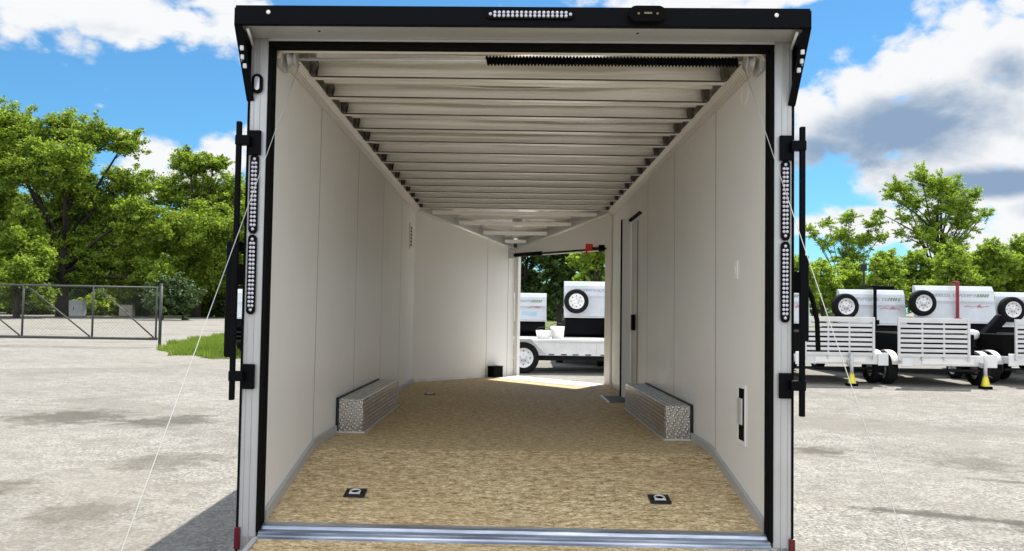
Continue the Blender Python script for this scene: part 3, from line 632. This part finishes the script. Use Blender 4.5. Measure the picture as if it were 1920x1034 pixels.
# ------------------------------------------------------------------ parked utility trailers with slatted gates (right)
def slat_trailer(jx=.25, go=0.0):
    """faces -y; origin on the ground under its centre of the gate"""
    r = empty('utility_trailer'); HB = .72
    m = MB()
    m.box(-.80, .80, .0, .05, .40, .60, .006)                           # cross member towards the viewer
    for sx in (-1, 1): m.box(*sorted((sx * .75, sx * .80)), .052, 2.4, .42, .56, .006)
    m.box(-.80, .80, 2.40, 2.45, .40, .58); m.box(-.745, .745, .055, 2.39, .50, .52)
    m.build('frame', 'bright_aluminium', r)
    for sx in (-1, 1):
        m = MB(); m.box(*sorted((sx * .68, sx * .875)), -.03, -.002, .38, .62, .012); m.build('corner_box', 'white_paint', r)
        m = MB(); n_ = 12; prof = [(.62 + .38 * math.cos(math.pi * k / n_), .40 + .26 * math.sin(math.pi * k / n_)) for k in range(n_ + 1)]; inner = [(.62 + .355 * math.cos(math.pi * k / n_), .40 + .235 * math.sin(math.pi * k / n_)) for k in range(n_, -1, -1)]
        for k in range(n_): m.prism([prof[k], prof[k + 1], inner[n_ - k - 1], inner[n_ - k]], 'x', sx * .805, sx * .93)
        m.build('fender', 'bright_aluminium', r)
        wheel(r, MX((sx * .87, .62, .30), 0, sx * R(90)), .30, .20)
    m = MB()
    for k in range(7):
        z = .565 + k * .09; m.box(go - .62, go + .62, -.055, -.035, z, z + .056, .003)
    m.box(go - .62, go + .62, -.06, -.03, 1.195, 1.285, .003)
    for x in (-.2, .2): m.box(go + x - .014, go + x + .014, -.0345, -.01, .50, 1.19, .003)
    for sx in (-1, 1): m.box(*sorted((go + sx * .621, go + sx * .665)), -.064, -.030, .50, 1.285, .004)
    m.build('slatted_gate', 'gate_aluminium', r)
    m = MB(); m.box(-.70, .70, .40, 2.2, .5205, .98, .02); m.build('gap_darkener', 'black_rubber', r)  # black block added behind the gate to keep its gaps dark
    m = MB(); m.box(-.5, .45, -.012, -.001, .43, .53, .003); m.build('plate', 'trim_white', r)
    m = MB(); m.tube([(jx, -.12, .08), (jx, -.12, .62)], .032, 10); m.box(jx - .05, jx + .05, -.09, -.0, .38, .48, .005); jk = m.build('tongue_jack', 'post_aluminium', r)
    m = MB(); m.lathe([(.080, .05), (.076, .08), (.042, .22), (.028, .27), (.027, .28)], 4, MX((jx, -.12, .0), 0, 0, R(45))); m.lathe([(.001, .28), (.027, .28)], 4, MX((jx, -.12, .0), 0, 0, R(45))); m.build('yellow_foot', 'yellow_paint', jk)
    m = MB(); m.box(jx - .09, jx + .09, -.20, -.03, .0, .05, .008); m.build('foot_plate', 'black_rubber', jk)
    m = MB(); m.tube([(.78, -.01, .2), (.78, .3, .22), (.5, 1.1, .25)], .02, 6); m.tube([(-.75, .3, .3), (.75, .35, .3)], .03, 6); m.build('axle', 'dark_steel', r)
    return r
places = [(1580, 14.95, .00, 'utility trailer with tall white slatted gate, nearest the right post of the open trailer'),
          (1781, 14.75, -.02, 'utility trailer with slatted gate in front of the white shield with red strap'),
          (1975, 15.3, .02, 'utility trailer with slatted gate cut off by the right edge of the photo')]
for i, (px, d, rz, lb) in enumerate(places):
    o = slat_trailer((.14, .60, .3)[i], (-.06, -.30, -.1)[i])
    p = P(px, 700, d); o.location = (p.x, p.y, 0); o.rotation_euler = (0, 0, rz); tag(o, lb, 'trailer', 'utility trailers parked in a row')
# ------------------------------------------------------------------ shielded trailers behind (white stone guards with spare wheels)
def shield_trailer(w=1.5, zb=1.08, zt=1.9, wheelx=-.55, strap=None, lettering=1, strapx=.1, wz=None, hull='black_paint'):
    r = empty('shield_trailer')
    m = MB(); m.prism([(-.0, zb), (.10, zt - .10), (.16, zt), (.24, zt + .005), (.26, zt - .02), (.16, zb), ], 'x', -w / 2, w / 2); sh = m.build('shield', 'shield_white', r, .006)
    M = lambda x, z: Matrix.Translation((x, (z - zb) * .10 / (zt - .1 - zb) - .003, z)) @ Euler((R(90) - math.atan2(.10, zt - .1 - zb), 0, 0)).to_matrix().to_4x4()
    # printed lettering and marks: rows of small glyph strokes
    rng = random.Random(lettering)
    m = MB(); x = -w / 2 + .28
    while x < w / 2 - .12:
        if rng.random() < .85: dy = rng.choice((-.028, .026, 0)); m.box(-.010, .004, -.034, .034, .0, .003, 0, M(x, zt - .205)); m.box(.0045, .028, dy - .006, dy + .006, 0, .003, 0, M(x, zt - .205)); m.box(.0285, .038, -.034 if rng.random() < .5 else 0, .034, 0, .003, 0, M(x, zt - .205))
        x += .062
    m.build('lettering', 'ink_grey', sh)
    m = MB()
    for k in range(5): m.prism([(-.03, -.032), (-.005, -.032), (.03, .032), (.005, .032)], 'z', 0, .0045, M(w / 2 - .36 + k * .055, zt - .205))
    m.build('hatch_mark', 'ink_green', sh)
    m = MB(); x = .12 * w
    while x < w / 2 - .15:
        m.box(-.022, .022, -.006, .006, 0, .0035, 0, M(x, zb + .34 + .012 * math.sin(x * 30))); x += .05
    m.box(-.05, .05, -.02, -.012, 0, .003, 0, M(.30 * w, zb + .34)); m.prism([(-.06, -.03), (.0, .035), (.06, -.03), (.045, -.03), (0, .015), (-.045, -.03)], 'z', 0, .0035, M(.3 * w, zb + .35))
    m.build('script_mark', 'ink_red', sh)
    if lettering % 2 == 0:
        m = MB(); m.box(-.1, .3, -.10, .0, 0, .0022, 0, M(.05, zb + .22)); m.build('blue_print', 'ink_blue', sh)
    m = MB(); m.box(-w / 2 - .01, w / 2 + .01, -.02, .02, zb - .035, zb - .005, .004); m.box(-w / 2, w / 2, .0, .03, zt - .34, zt - .325); m.build('rail', 'bright_aluminium', r)
    # hull below, on a frame with wheels
    m = MB(); m.prism([(.05, zb - .04), (.55, zb - .04), (2.4, .9), (2.4, .42), (.35, .42), (-.02, .75)], 'x', -w / 2 + .03, w / 2 - .03); m.build('hull', hull, r, .02)
    m = MB()
    for k in range(5): m.box(-w / 2 + .06, w / 2 - .06, -.045, -.02, .50 + k * .11, .53 + k * .11, 0, MX((0, .10 - k * .0, 0)))
    m.build('hull_rib', 'dark_steel', r)
    m = MB(); m.box(-w / 2 - .05, w / 2 + .05, .25, .35, .36, .42); m.box(-.05, .05, -.5, .3, .34, .42); m.build('frame', 'dark_steel', r)
    for sx in (-1, 1): wheel(r, MX((sx * (w / 2 + .02), 1.3, .31), 0, sx * R(90)), .31, .18)
    if wheelx is not None:
        zc = wz or (zb + zt) / 2 - .02
        ws = wheel(r, MX((wheelx, -.13, zc), R(90)), .285, .17, 'spare_wheel')
        m = MB(); m.tube([(wheelx, -.08, zc), (wheelx, .12, zc)], .03, 8); m.build('mount', 'dark_steel', ws)
    if strap:
        m = MB(); m.box(strapx - .035, strapx + .035, -.06, -.035, zb - .05, zt + .07, .006); m.box(strapx - .06, strapx + .06, -.05, .12, zt + .04, zt + .10, .01); m.box(strapx - .06, strapx + .09, -.07, -.02, zb - .02, zb + .08, .01); m.build('winch_post', strap, r)
    return r
def put(o, px, d, rz, lb):
    p = P(px, 700, d); o.location = (p.x, p.y, 0); o.rotation_euler = (0, 0, rz); return tag(o, lb, 'trailer', 'white shielded trailers parked behind')
put(shield_trailer(1.30, 1.14, 1.92, None, None, 3), 1466, 17.4, 0, 'white shielded trailer half hidden behind the right rear post, tree gap to its right')
put(shield_trailer(1.46, 1.13, 1.88, -.70, 'black_paint', 5, -.0, 1.50), 1641, 17.6, 0, 'white shielded trailer with spare wheel at left and a black winch post')
put(shield_trailer(1.74, 1.20, 1.99, -.84, 'red_paint', 7, -.02, 1.60), 1797, 17.5, 0, 'white shielded trailer with spare wheel and a red winch post')
put(shield_trailer(1.50, 1.13, 1.88, -.52, None, 9, 0, 1.49), 1935, 17.9, 0, 'white shielded trailer with spare wheel at the far right edge of the row')
put(shield_trailer(1.70, 1.18, 2.00, -.58, 'red_paint', 11, .38, 1.53), 1128, 18.6, 0, 'white shielded trailer with a spare wheel, seen through the front doorway')
put(shield_trailer(1.20, 1.04, 1.74, None, None, 12), 984, 20.6, 0, 'small pale blue and white shielded trailer at left in the front doorway')
put(shield_trailer(1.60, 1.0, 1.72, None, None, 15), 489, 20.2, 0, 'white shielded trailer mostly hidden behind the left rear post beside the grass')
for px, d in ((1205, 17.6), (1290, 17.8)):
    put(shield_trailer(1.45, 1.08, 1.88, -.5, None, int(px)), px, d, 0, 'white shielded trailer behind the right inner wall, ' + ('the one nearer the front doorway' if px < 1250 else 'the one nearer the rear post'))
# dark hull with tilted bed between the right-hand trailers
r = empty('dark_machine'); p = P(1852, 700, 16.6); r.location = (p.x, p.y, 0); tag(r, 'black tilted machine boom resting behind the second slatted trailer', 'machine')
m = MB(); m.box(-.10, .10, -.1, .1, -.45, .45, .03, MX((.02, 0, .98), 0, R(42))); m.build('boom', 'black_paint', r, 0)
m = MB(); m.box(-.5, .55, -.15, .6, .35, .72, .04); m.build('base', 'black_rubber', r)
m = MB(); m.lathe([(.001, .11), (.09, .10), (.11, .0), (.10, -.1), (.001, -.11)], 12, MX((-.36, -.1, .95), R(90), 0, .3)); m.build('white_cap', 'white_paint', r)
for sx in (-1, 1): wheel(r, MX((sx * .5, .3, .24), 0, sx * R(90)), .24, .14)
# rack on top behind
r = empty('roof_rack'); p = P(1640, 545, 20.5); r.location = (p.x, p.y, 0); tag(r, 'dark pole-mounted rack standing behind the white trailers', 'rack')
m = MB(); m.box(-.75, .45, -.03, .03, p.z - .05, p.z + .02, .004); m.box(-.5, .3, -.02, .02, p.z + .05, p.z + .08); m.build('beam', 'dark_steel', r); m = MB(); m.box(.05, .50, -.1, .1, p.z - .02, p.z + .12, .01); m.build('lamp_box', 'black_paint', r); m = MB(); m.tube([(.1, 0, 0), (.1, 0, p.z - .05)], .03); m.tube([(-.6, 0, 0), (-.6, 0, p.z - .05)], .03); m.build('leg', 'dark_steel', r)
# flat deck trailer seen through the front doorway
r = empty('deck_trailer'); p = P(1030, 697, 16.5); r.location = (p.x, p.y, 0); tag(r, 'long white aluminium flat deck trailer side-on, crossing the front doorway', 'trailer')
m = MB(); m.box(-1.7, 3.6, .0, .06, .42, .71, .005); m.box(-1.7, 3.6, -.035, -.002, .665, .715, .005); m.box(-1.7, 3.6, -.03, -.002, .38, .425, .004); m.build('side_rail', 'bright_aluminium', r)
m = MB(); m.box(-1.7, 3.6, .065, 1.7, .63, .69); m.build('deck', 'trim_white', r)
m = MB(); m.box(-1.7, 3.6, 1.72, 1.78, .42, .70); m.build('side_rail', 'bright_aluminium', r)
for k, x in enumerate((.02, .28, .52, .78, 1.1, 1.6)):
    m = MB(); m.box(x, x + .12, -.036, -.031, .39, .415); m.build('marker', 'reflector_red' if k % 2 else 'ink_dark', r)
for k in range(12):
    m = MB(); m.box(-1.5 + k * .42, -1.46 + k * .42, -.02, -.001, .43, .66); m.build('stake_pocket', 'bright_aluminium', r)
m = MB(); m.box(-.3, 2.4, .35, 1.3, .25, .40); m.build('undercarriage', 'dark_steel', r)
for x in (-.50, -1.25):
    wheel(r, MX((x, .02, .325), R(90)), .325, .19)
m = MB(); n_ = 12; c0 = -.875
for (xa, xb, za, zb_) in ((-1.65, -1.45, .45, .72), (-1.45, -.35, .72, .735), (-.35, -.02, .735, .42)): m.prism([(xa, za), (xb, zb_), (xb, zb_ - .02), (xa, za - .02)], 'y', -.16, -.04)
m.build('fender', 'bright_aluminium', r)
# things lying beyond: white buckets
for (px, py, d, wdt, hh, lb) in ((1048, 625, 17.5, .16, .26, 'white plastic bucket standing on the deck right of the white cloth bundle'), (1022, 628, 17.4, .17, .17, 'low crumpled white tub on the deck beside the taller white bucket')):
    q = P(px, py, d); o = empty('bucket', (q.x, q.y, .69)); tag(o, lb, 'bucket')
    m = MB(); m.lathe([(.001, 0), (wdt * .8, 0), (wdt, hh), (wdt * 1.05, hh + .01), (wdt * .97, hh + .012), (wdt * .78, .01), (.001, .01)], 18); m.build('tub', 'white_paint', o)
    m = MB(); m.tube([(wdt * math.cos(a), -.01, hh + wdt * .5 * math.sin(a)) for a in [math.pi * k / 10 for k in range(11)]], .006, 5); m.build('bail', 'dark_steel', o)

# ------------------------------------------------------------------ gate and cabinets on the left
GD = 23.6
def G(px, z): q = P(px, 600, GD); return Vector((q.x, CP.y + GD, z))
gt = empty('sliding_gate', G(150, 0)); tag(gt, 'long low chain-link sliding gate with diagonal braces across the lot entrance', 'gate')
gx = lambda px: G(px, 0).x - gt.location.x
m = MB(); m.tube([(gx(-260), 0, 1.82), (gx(300), 0, 1.78)], .028, 8); m.build('top_rail', 'gate_tube', gt)
m = MB(); m.tube([(gx(-260), 0, .26), (gx(300), 0, .26)], .042, 8); m.build('bottom_rail', 'gate_tube', gt)
ups = [-215, -84, 47, 178, 297]
for px in ups:
    m = MB(); m.tube([(gx(px), 0, .26), (gx(px), 0, 1.80)], .03, 8); m.build('upright', 'gate_tube', gt)
for a, b in zip(ups, ups[1:]):
    m = MB(); m.tube([(gx(a + 8), 0.0, 1.76), (gx(b - 4), 0.0, .30)], .022, 8); m.build('brace', 'gate_tube', gt)
m = MB(); x0, x1, z0, z1 = gx(-215), gx(297), .28, 1.78; stp = .10
k = x0 - (z1 - z0)
while k < x1:
    for sgn in (1, -1):
        a = Vector((k, .0, z0 if sgn > 0 else z1)); b = Vector((k + (z1 - z0), .0, z1 if sgn > 0 else z0)); d = b - a
        t0 = max(0, (x0 - a.x) / d.x); t1 = min(1, (x1 - a.x) / d.x)
        if t1 > t0: m.tube([a + d * t0 + Vector((0, .03 + .003 * sgn, 0)), a + d * t1 + Vector((0, .03 + .003 * sgn, 0))], .0016, 3, False)
    k += stp
m.build('chain_link', 'gate_tube', gt)
pp = empty('gate_post', G(302, 0)); tag(pp, 'dark steel latch post at the right end of the sliding gate', 'post')
for dx in (0.0, ):
    m = MB(); m.tube([(.02, 0.05, 0), (.02, .05, 1.86)], .045, 10); m.build('pole', 'gate_tube', pp); m = MB(); m.lathe([(.05, 1.85), (.045, 1.89), (.001, 1.91)], 12, MX((.02, .05, 0))); m.build('cap', 'gate_tube', pp)
    m = MB(); m.box(-.03, .07, .02, .12, .85, .95, .01); m.build('roller', 'dark_steel', pp)
def cabinet(px, py0, d, w, h, mat, lb):
    q = P(px, py0, d); o = empty('utility_cabinet', (q.x, q.y, 0)); tag(o, lb, 'cabinet')
    m = MB(); m.box(-w / 2, w / 2, 0, .6, .05, h, .02); b = m.build('body', mat, o); m = MB(); m.box(-w / 2 - .03, w / 2 + .03, -.03, .63, h + .002, h + .05, .01); m.build('lid', mat, o)
    m = MB(); m.box(-w / 2 - .05, w / 2 + .05, -.05, .65, 0, .05); m.build('plinth', 'post_aluminium', o); m = MB(); m.box(.1, .14, -.03, -.001, h * .4, h * .6); m.build('handle', 'dark_steel', b)
cabinet(139, 588, 66, 1.75, 1.30, 'cabinet_green_grey', 'pale grey utility cabinet at the wood edge, left and larger of the two')
cabinet(239, 589, 70, 1.15, .95, 'cabinet_beige', 'small beige utility cabinet at the wood edge, right and smaller of the two')
for px in (175, 205):
    pass

# ------------------------------------------------------------------ trees
def leaves(name, cl, n, size, mat, parent, seed, squash=.85, shell=.05, loose=0.0):
    """cl: clumps (x, y, z, r); leaf-sized faces spread through them, denser near their surfaces"""
    rng = np.random.default_rng(seed); cl = np.array(cl, float); wgt = cl[:, 3] ** 2; wgt /= wgt.sum()
    # split each clump in twigs that carry the leaves: an uneven, feathery outline
    st, en, sg = [], [], []
    for x, y, z, r_ in cl:
        for _ in range(46):
            d = rng.normal(size=3); d[2] = d[2] * .8 + .25 * (1 + loose); d /= np.linalg.norm(d); q = rng.uniform(.0, .65 + .35 * loose); L_ = r_ * rng.uniform(.35, .85 + .35 * loose)
            a0 = np.array([x, y, z]) + d * r_ * q * np.array([1, 1, squash]) + rng.normal(size=3) * r_ * .12
            d2 = d + rng.normal(size=3) * .45; d2 /= np.linalg.norm(d2); st.append(a0); en.append(a0 + d2 * L_ * np.array([1, 1, .8])); sg.append(r_ * rng.uniform(.07, .22) * (1 - .2 * loose))
    st, en, sg = np.array(st), np.array(en), np.array(sg); ws = sg ** 1.5 * np.linalg.norm(en - st, axis=1) ** .8; ws /= ws.sum(); idx = rng.choice(len(st), n, p=ws)
    tt = rng.uniform(0, 1, n)[:, None]; c = st[idx] + (en[idx] - st[idx]) * tt + rng.normal(size=(n, 3)) * sg[idx][:, None] * (1.15 - .6 * tt) * np.array([1, 1, .7])
    c[:, 2] = np.maximum(c[:, 2], .05)
    a = rng.normal(size=(n, 3)); a[:, 2] *= .6; a /= np.linalg.norm(a, axis=1)[:, None]; b = np.cross(a, rng.normal(size=(n, 3)) + np.array([0, 0, 1.2])); b /= np.linalg.norm(b, axis=1)[:, None]
    s = size * rng.uniform(.6, 1.35, n)[:, None]; a = a * s; b = b * s * .62
    V = np.empty((n * 4, 3)); V[0::4] = c - a; V[1::4] = c - b; V[2::4] = c + a; V[3::4] = c + b
    me = bpy.data.meshes.new(name); me.vertices.add(n * 4); me.vertices.foreach_set('co', V.ravel()); me.loops.add(n * 4); me.loops.foreach_set('vertex_index', np.arange(n * 4))
    me.polygons.add(n); me.polygons.foreach_set('loop_start', np.arange(0, n * 4, 4)); me.update(calc_edges=True); me.materials.append(MATS[mat])
    o = bpy.data.objects.new(name, me); COL.objects.link(o); o.parent = parent; return o
def tree(name, px, dist, clumps, n, size, mat, label, group, cat='tree', tr=.3, fork=.3, depth=.8, seed=1, base_py=None, squash=.85, trunks=1, loose=.25):
    """clumps given as (photo x, photo y, radius in photo px); placed at their own distance and real size"""
    rng = random.Random(seed); b = P(px, 575, dist); root = empty(name, (b.x, b.y, 0)); tag(root, label, cat, group); k = dist / 1483
    cl = []
    for (x, y, r_) in clumps:
        q = P(x, y, dist); cl.append((q.x - b.x, rng.uniform(-1, 1) * depth * r_ * k * 1.6, max(q.z, r_ * k * .5), r_ * k))
    leaves('crown', cl, n, size, mat, root, seed, squash, loose=loose)
    m = MB(); top = max(c[2] for c in cl); zf = top * fork
    for q in range(trunks):
        ox = (q - (trunks - 1) / 2) * .8 * tr * 4
        m.tube([(ox, 0, -.1), (ox * .9 + .05, .0, zf * .5), (ox * .8, 0.05, zf), (ox * .6 + .1, .1, top * .75), (.2, .1, top * .93)], [tr * 1.25, tr, tr * .8, tr * .4, tr * .08], 8)
    for (x, y, z, r_) in cl:
        z0 = rng.uniform(zf * .75, max(zf, min(z * .8, top * .65))); mid = Vector((x * .45, y * .45, z0 + (z - z0) * .55 + .0)); 
        w_ = tr * .42
        m.tube([(0, 0, z0), mid, (x * .85, y * .85, z * .97), (x * 1.1, y * 1.1, z + r_ * .5)], [w_, w_ * .7, w_ * .35, .01], 6)
        for _ in range(5):
            d = Vector((rng.uniform(-1, 1), rng.uniform(-1, 1), rng.uniform(-.3, 1))) * r_ * .9; s0 = Vector((x * .8, y * .8, z * .93)); m.tube([s0, s0 + d * .5 + Vector((0, 0, r_ * .1)), s0 + d], [w_ * .28, w_ * .16, .01], 4)
    m.build('trunk', 'bark', root); return root
GL = 'broadleaf trees at the left wood edge'
tree('maple_tree', 120, 64, [(40, 262, 58), (105, 245, 45), (-25, 300, 70), (175, 255, 38), (228, 272, 32), (60, 330, 60), (150, 325, 50), (215, 345, 48), (262, 410, 38), (305, 432, 24), (195, 405, 52), (250, 445, 34), (110, 400, 50), (-40, 390, 70), (60, 420, 50), (0, 250, 40), (200, 480, 40), (265, 500, 42), (165, 520, 30), (225, 530, 34), (120, 470, 46), (95, 525, 36), (165, 455, 44), (130, 350, 50), (310, 520, 36)], 200000, .118, 'leaf_maple', 'tallest spreading maple, leftmost, its crown reaching the left edge of the photo', GL, tr=.42, fork=.22, seed=3)
tree('maple_tree', 372, 70, [(345, 312, 34), (392, 306, 28), (312, 360, 40), (370, 365, 48), (430, 375, 42), (335, 430, 48), (405, 440, 52), (465, 430, 50), (440, 510, 50), (350, 500, 46), (500, 380, 45), (375, 470, 50), (390, 540, 36)], 125000, .122, 'leaf_maple', 'rounded maple right of the tallest one, behind the left rear post', GL, tr=.36, fork=.25, seed=5)
tree('maple_tree', 35, 57, [(30, 405, 22), (25, 440, 38), (45, 480, 44), (-5, 490, 55), (70, 520, 34), (15, 545, 45), (85, 555, 24), (-60, 520, 60)], 65000, .105, 'leaf_maple', 'low pyramidal light green tree at the left edge, behind the gate', GL, tr=.2, fork=.3, seed=6)
GB = 'dark trees deeper in the left wood'
for i, (px, d, top) in enumerate(((-70, 82, 330), (70, 85, 370), (180, 80, 360), (260, 84, 400), (340, 80, 390), (430, 82, 380), (520, 84, 360))):
    cl = [(px + random.uniform(-45, 45), top + 30 + k * 22, 46 + random.uniform(-6, 12)) for k in range(9)]
    tree('forest_tree', px, d, cl, 17000, .28, 'leaf_dark', ['dark forest tree leftmost, beyond the frame edge', 'dark forest tree behind the tallest maple crown', 'dark forest tree above the pale grey cabinet', 'dark forest tree in the gap between the two maples', 'dark forest tree behind the rounded maple', 'dark forest tree just left of the rear post', 'dark forest tree hidden behind the left trailer wall'][i], GB, tr=.3, fork=.3, seed=20 + i)
GS = 'shrubs along the left wood edge'
labs = ['shrub at the far left edge behind the gate', 'shrub left of the pale grey cabinet', 'shrub between the two utility cabinets', 'shrub right of the small beige cabinet', 'spiky young pine behind the gate latch post', 'spiky young pine right of the latch post', 'dark shrub above the grass island', 'dark shrub beside the left rear post']
for i, (px, d, top, r_) in enumerate(((-30, 70, 545, 30), (60, 71, 548, 30), (190, 72, 545, 34), (265, 72, 550, 26), (308, 58, 528, 30), (346, 59, 524, 32), (380, 72, 530, 34), (440, 72, 530, 36))):
    pine = i in (4, 5)
    cl = [(px, top + r_ * .4, r_ * .55), (px - r_ * .6, top + r_ * 1.0, r_ * .7), (px + r_ * .6, top + r_ * 1.0, r_ * .7), (px, top + r_ * 1.3, r_ * .8)]
    tree('pine_shrub' if pine else 'shrub', px, d, cl, 13000 if pine else 6000, .16 if not pine else .11, 'leaf_pine' if pine else ('leaf_dark' if i % 2 else 'leaf_maple'), labs[i], GS, 'shrub', tr=.08, fork=.3, seed=40 + i, squash=1.5 if pine else .9)
# far wood mass closing the horizon
rng_ = random.Random(9); cl = []
for k in range(90):
    x = -120 + k * 2.6; cl.append((x, 118 + rng_.uniform(-6, 10) - (40 if x > -12 else 0), rng_.uniform(.5, 4.4), rng_.uniform(2.4, 4.0)))
    if x < -10: cl.append((x, 118 + rng_.uniform(-6, 10), rng_.uniform(4, 9), rng_.uniform(2.6, 4.2)))
o = leaves('woodland', cl, 70000, .38, 'leaf_dark', None, 77); tag(o, 'distant dark woodland closing off the horizon behind all trees', 'woodland', kind='stuff')
GR = 'spring trees on the right'
tree('willow_tree', 1762, 47, [(1722, 335, 20), (1695, 352, 20), (1752, 350, 22), (1790, 362, 24), (1820, 372, 15), (1668, 368, 10), (1725, 378, 24), (1778, 392, 28), (1812, 398, 20), (1850, 404, 11), (1862, 396, 6), (1700, 412, 13), (1650, 402, 10), (1760, 425, 26), (1800, 428, 22), (1730, 450, 22), (1685, 440, 10), (1780, 465, 24)], 60000, .052, 'leaf_spring', 'tall open-crowned spring tree with visible limbs, the tallest on the right', GR, tr=.15, fork=.35, seed=8, trunks=2, depth=.7, loose=.9)
tree('willow_tree', 1590, 48, [(1516, 432, 10), (1552, 420, 13), (1600, 408, 15), (1640, 420, 15), (1578, 448, 20), (1620, 456, 20), (1545, 462, 14), (1655, 448, 12), (1600, 485, 22), (1530, 440, 10)], 24000, .05, 'leaf_spring', 'smaller sparse spring tree left of the tallest right-hand tree', GR, tr=.09, fork=.3, seed=11, trunks=2, depth=.7, loose=.9)
GH = 'yellow-green bushes behind the right-hand trailers'
hb = [(1490, 505, 34, 'just right of the open trailer'), (1545, 515, 34, 'behind the slack cable'), (1605, 512, 34, 'below the smaller sparse tree'), (1668, 498, 38, 'between the two spring trees'), (1725, 500, 36, 'left of the tall trunk'), (1795, 488, 40, 'right of the tall trunk'), (1850, 480, 40, 'above the far right spare wheel'), (1905, 478, 42, 'at the right edge of the photo'), (1975, 480, 44, 'beyond the right edge of the photo'), (2060, 480, 44, 'farthest right, outside the photo')]
for i, (px, py, r_, lb) in enumerate(hb):
    d = 41 + (i * 7 % 5) * .8
    cl = [(px + random.uniform(-8, 8), py - r_ * .25, r_ * .6), (px - r_ * .55, py + r_ * .35, r_ * .62), (px + r_ * .55, py + r_ * .3, r_ * .62), (px, py + r_ * .8, r_ * .75), (px - r_ * .4, py + r_ * 1.3, r_ * .7), (px + r_ * .5, py + r_ * 1.3, r_ * .7)]
    tree('spring_bush', px, d, cl, 20000, .072, 'leaf_spring', 'yellow-green bush ' + lb, GH, 'bush', tr=.09, fork=.3, seed=60 + i)
GF = 'trees seen through the front doorway'
for i, (px, py, r_, d, mat, lb) in enumerate(((985, 470, 40, 38, 'leaf_dark', 'dark tree at the left of the front doorway'), (1050, 470, 42, 37, 'leaf_dark', 'dark tree in the middle of the front doorway'), (1118, 480, 34, 34, 'leaf_spring', 'bright green tree at the right of the front doorway'), (1215, 480, 45, 38, 'leaf_maple', 'green tree hidden behind the right trailer wall'), (1320, 490, 45, 38, 'leaf_maple', 'green tree behind the right wall, nearer the rear'), (900, 480, 45, 38, 'leaf_dark', 'dark tree hidden behind the nose wall'))):
    cl = [(px + random.uniform(-10, 10), py - r_ * .5, r_ * .7), (px - r_ * .5, py + r_ * .3, r_ * .7), (px + r_ * .5, py + r_ * .2, r_ * .7), (px, py + r_ * 1.2, r_ * .8), (px - r_ * .5, py + r_ * 2, r_ * .7), (px + r_ * .5, py + r_ * 2, r_ * .7)]
    tree('doorway_tree', px, d, cl, 13000, .10, mat, lb, GF, tr=.14, fork=.3, seed=80 + i)
# thin pole beyond the trailers
r = empty('utility_pole', P(1622, 575, 36)); r.location.z = 0; tag(r, 'thin dark utility pole standing below the smaller spring tree', 'pole')
zt_ = P(1622, 488, 36).z; m = MB(); m.tube([(0, 0, 0), (0, 0, zt_)], [.07, .05], 8); m.build('pole', 'dark_steel', r); m = MB(); m.box(-.12, .12, -.06, .06, zt_ - .5, zt_ - .2, .01); m.build('fixture', 'dark_steel', r)
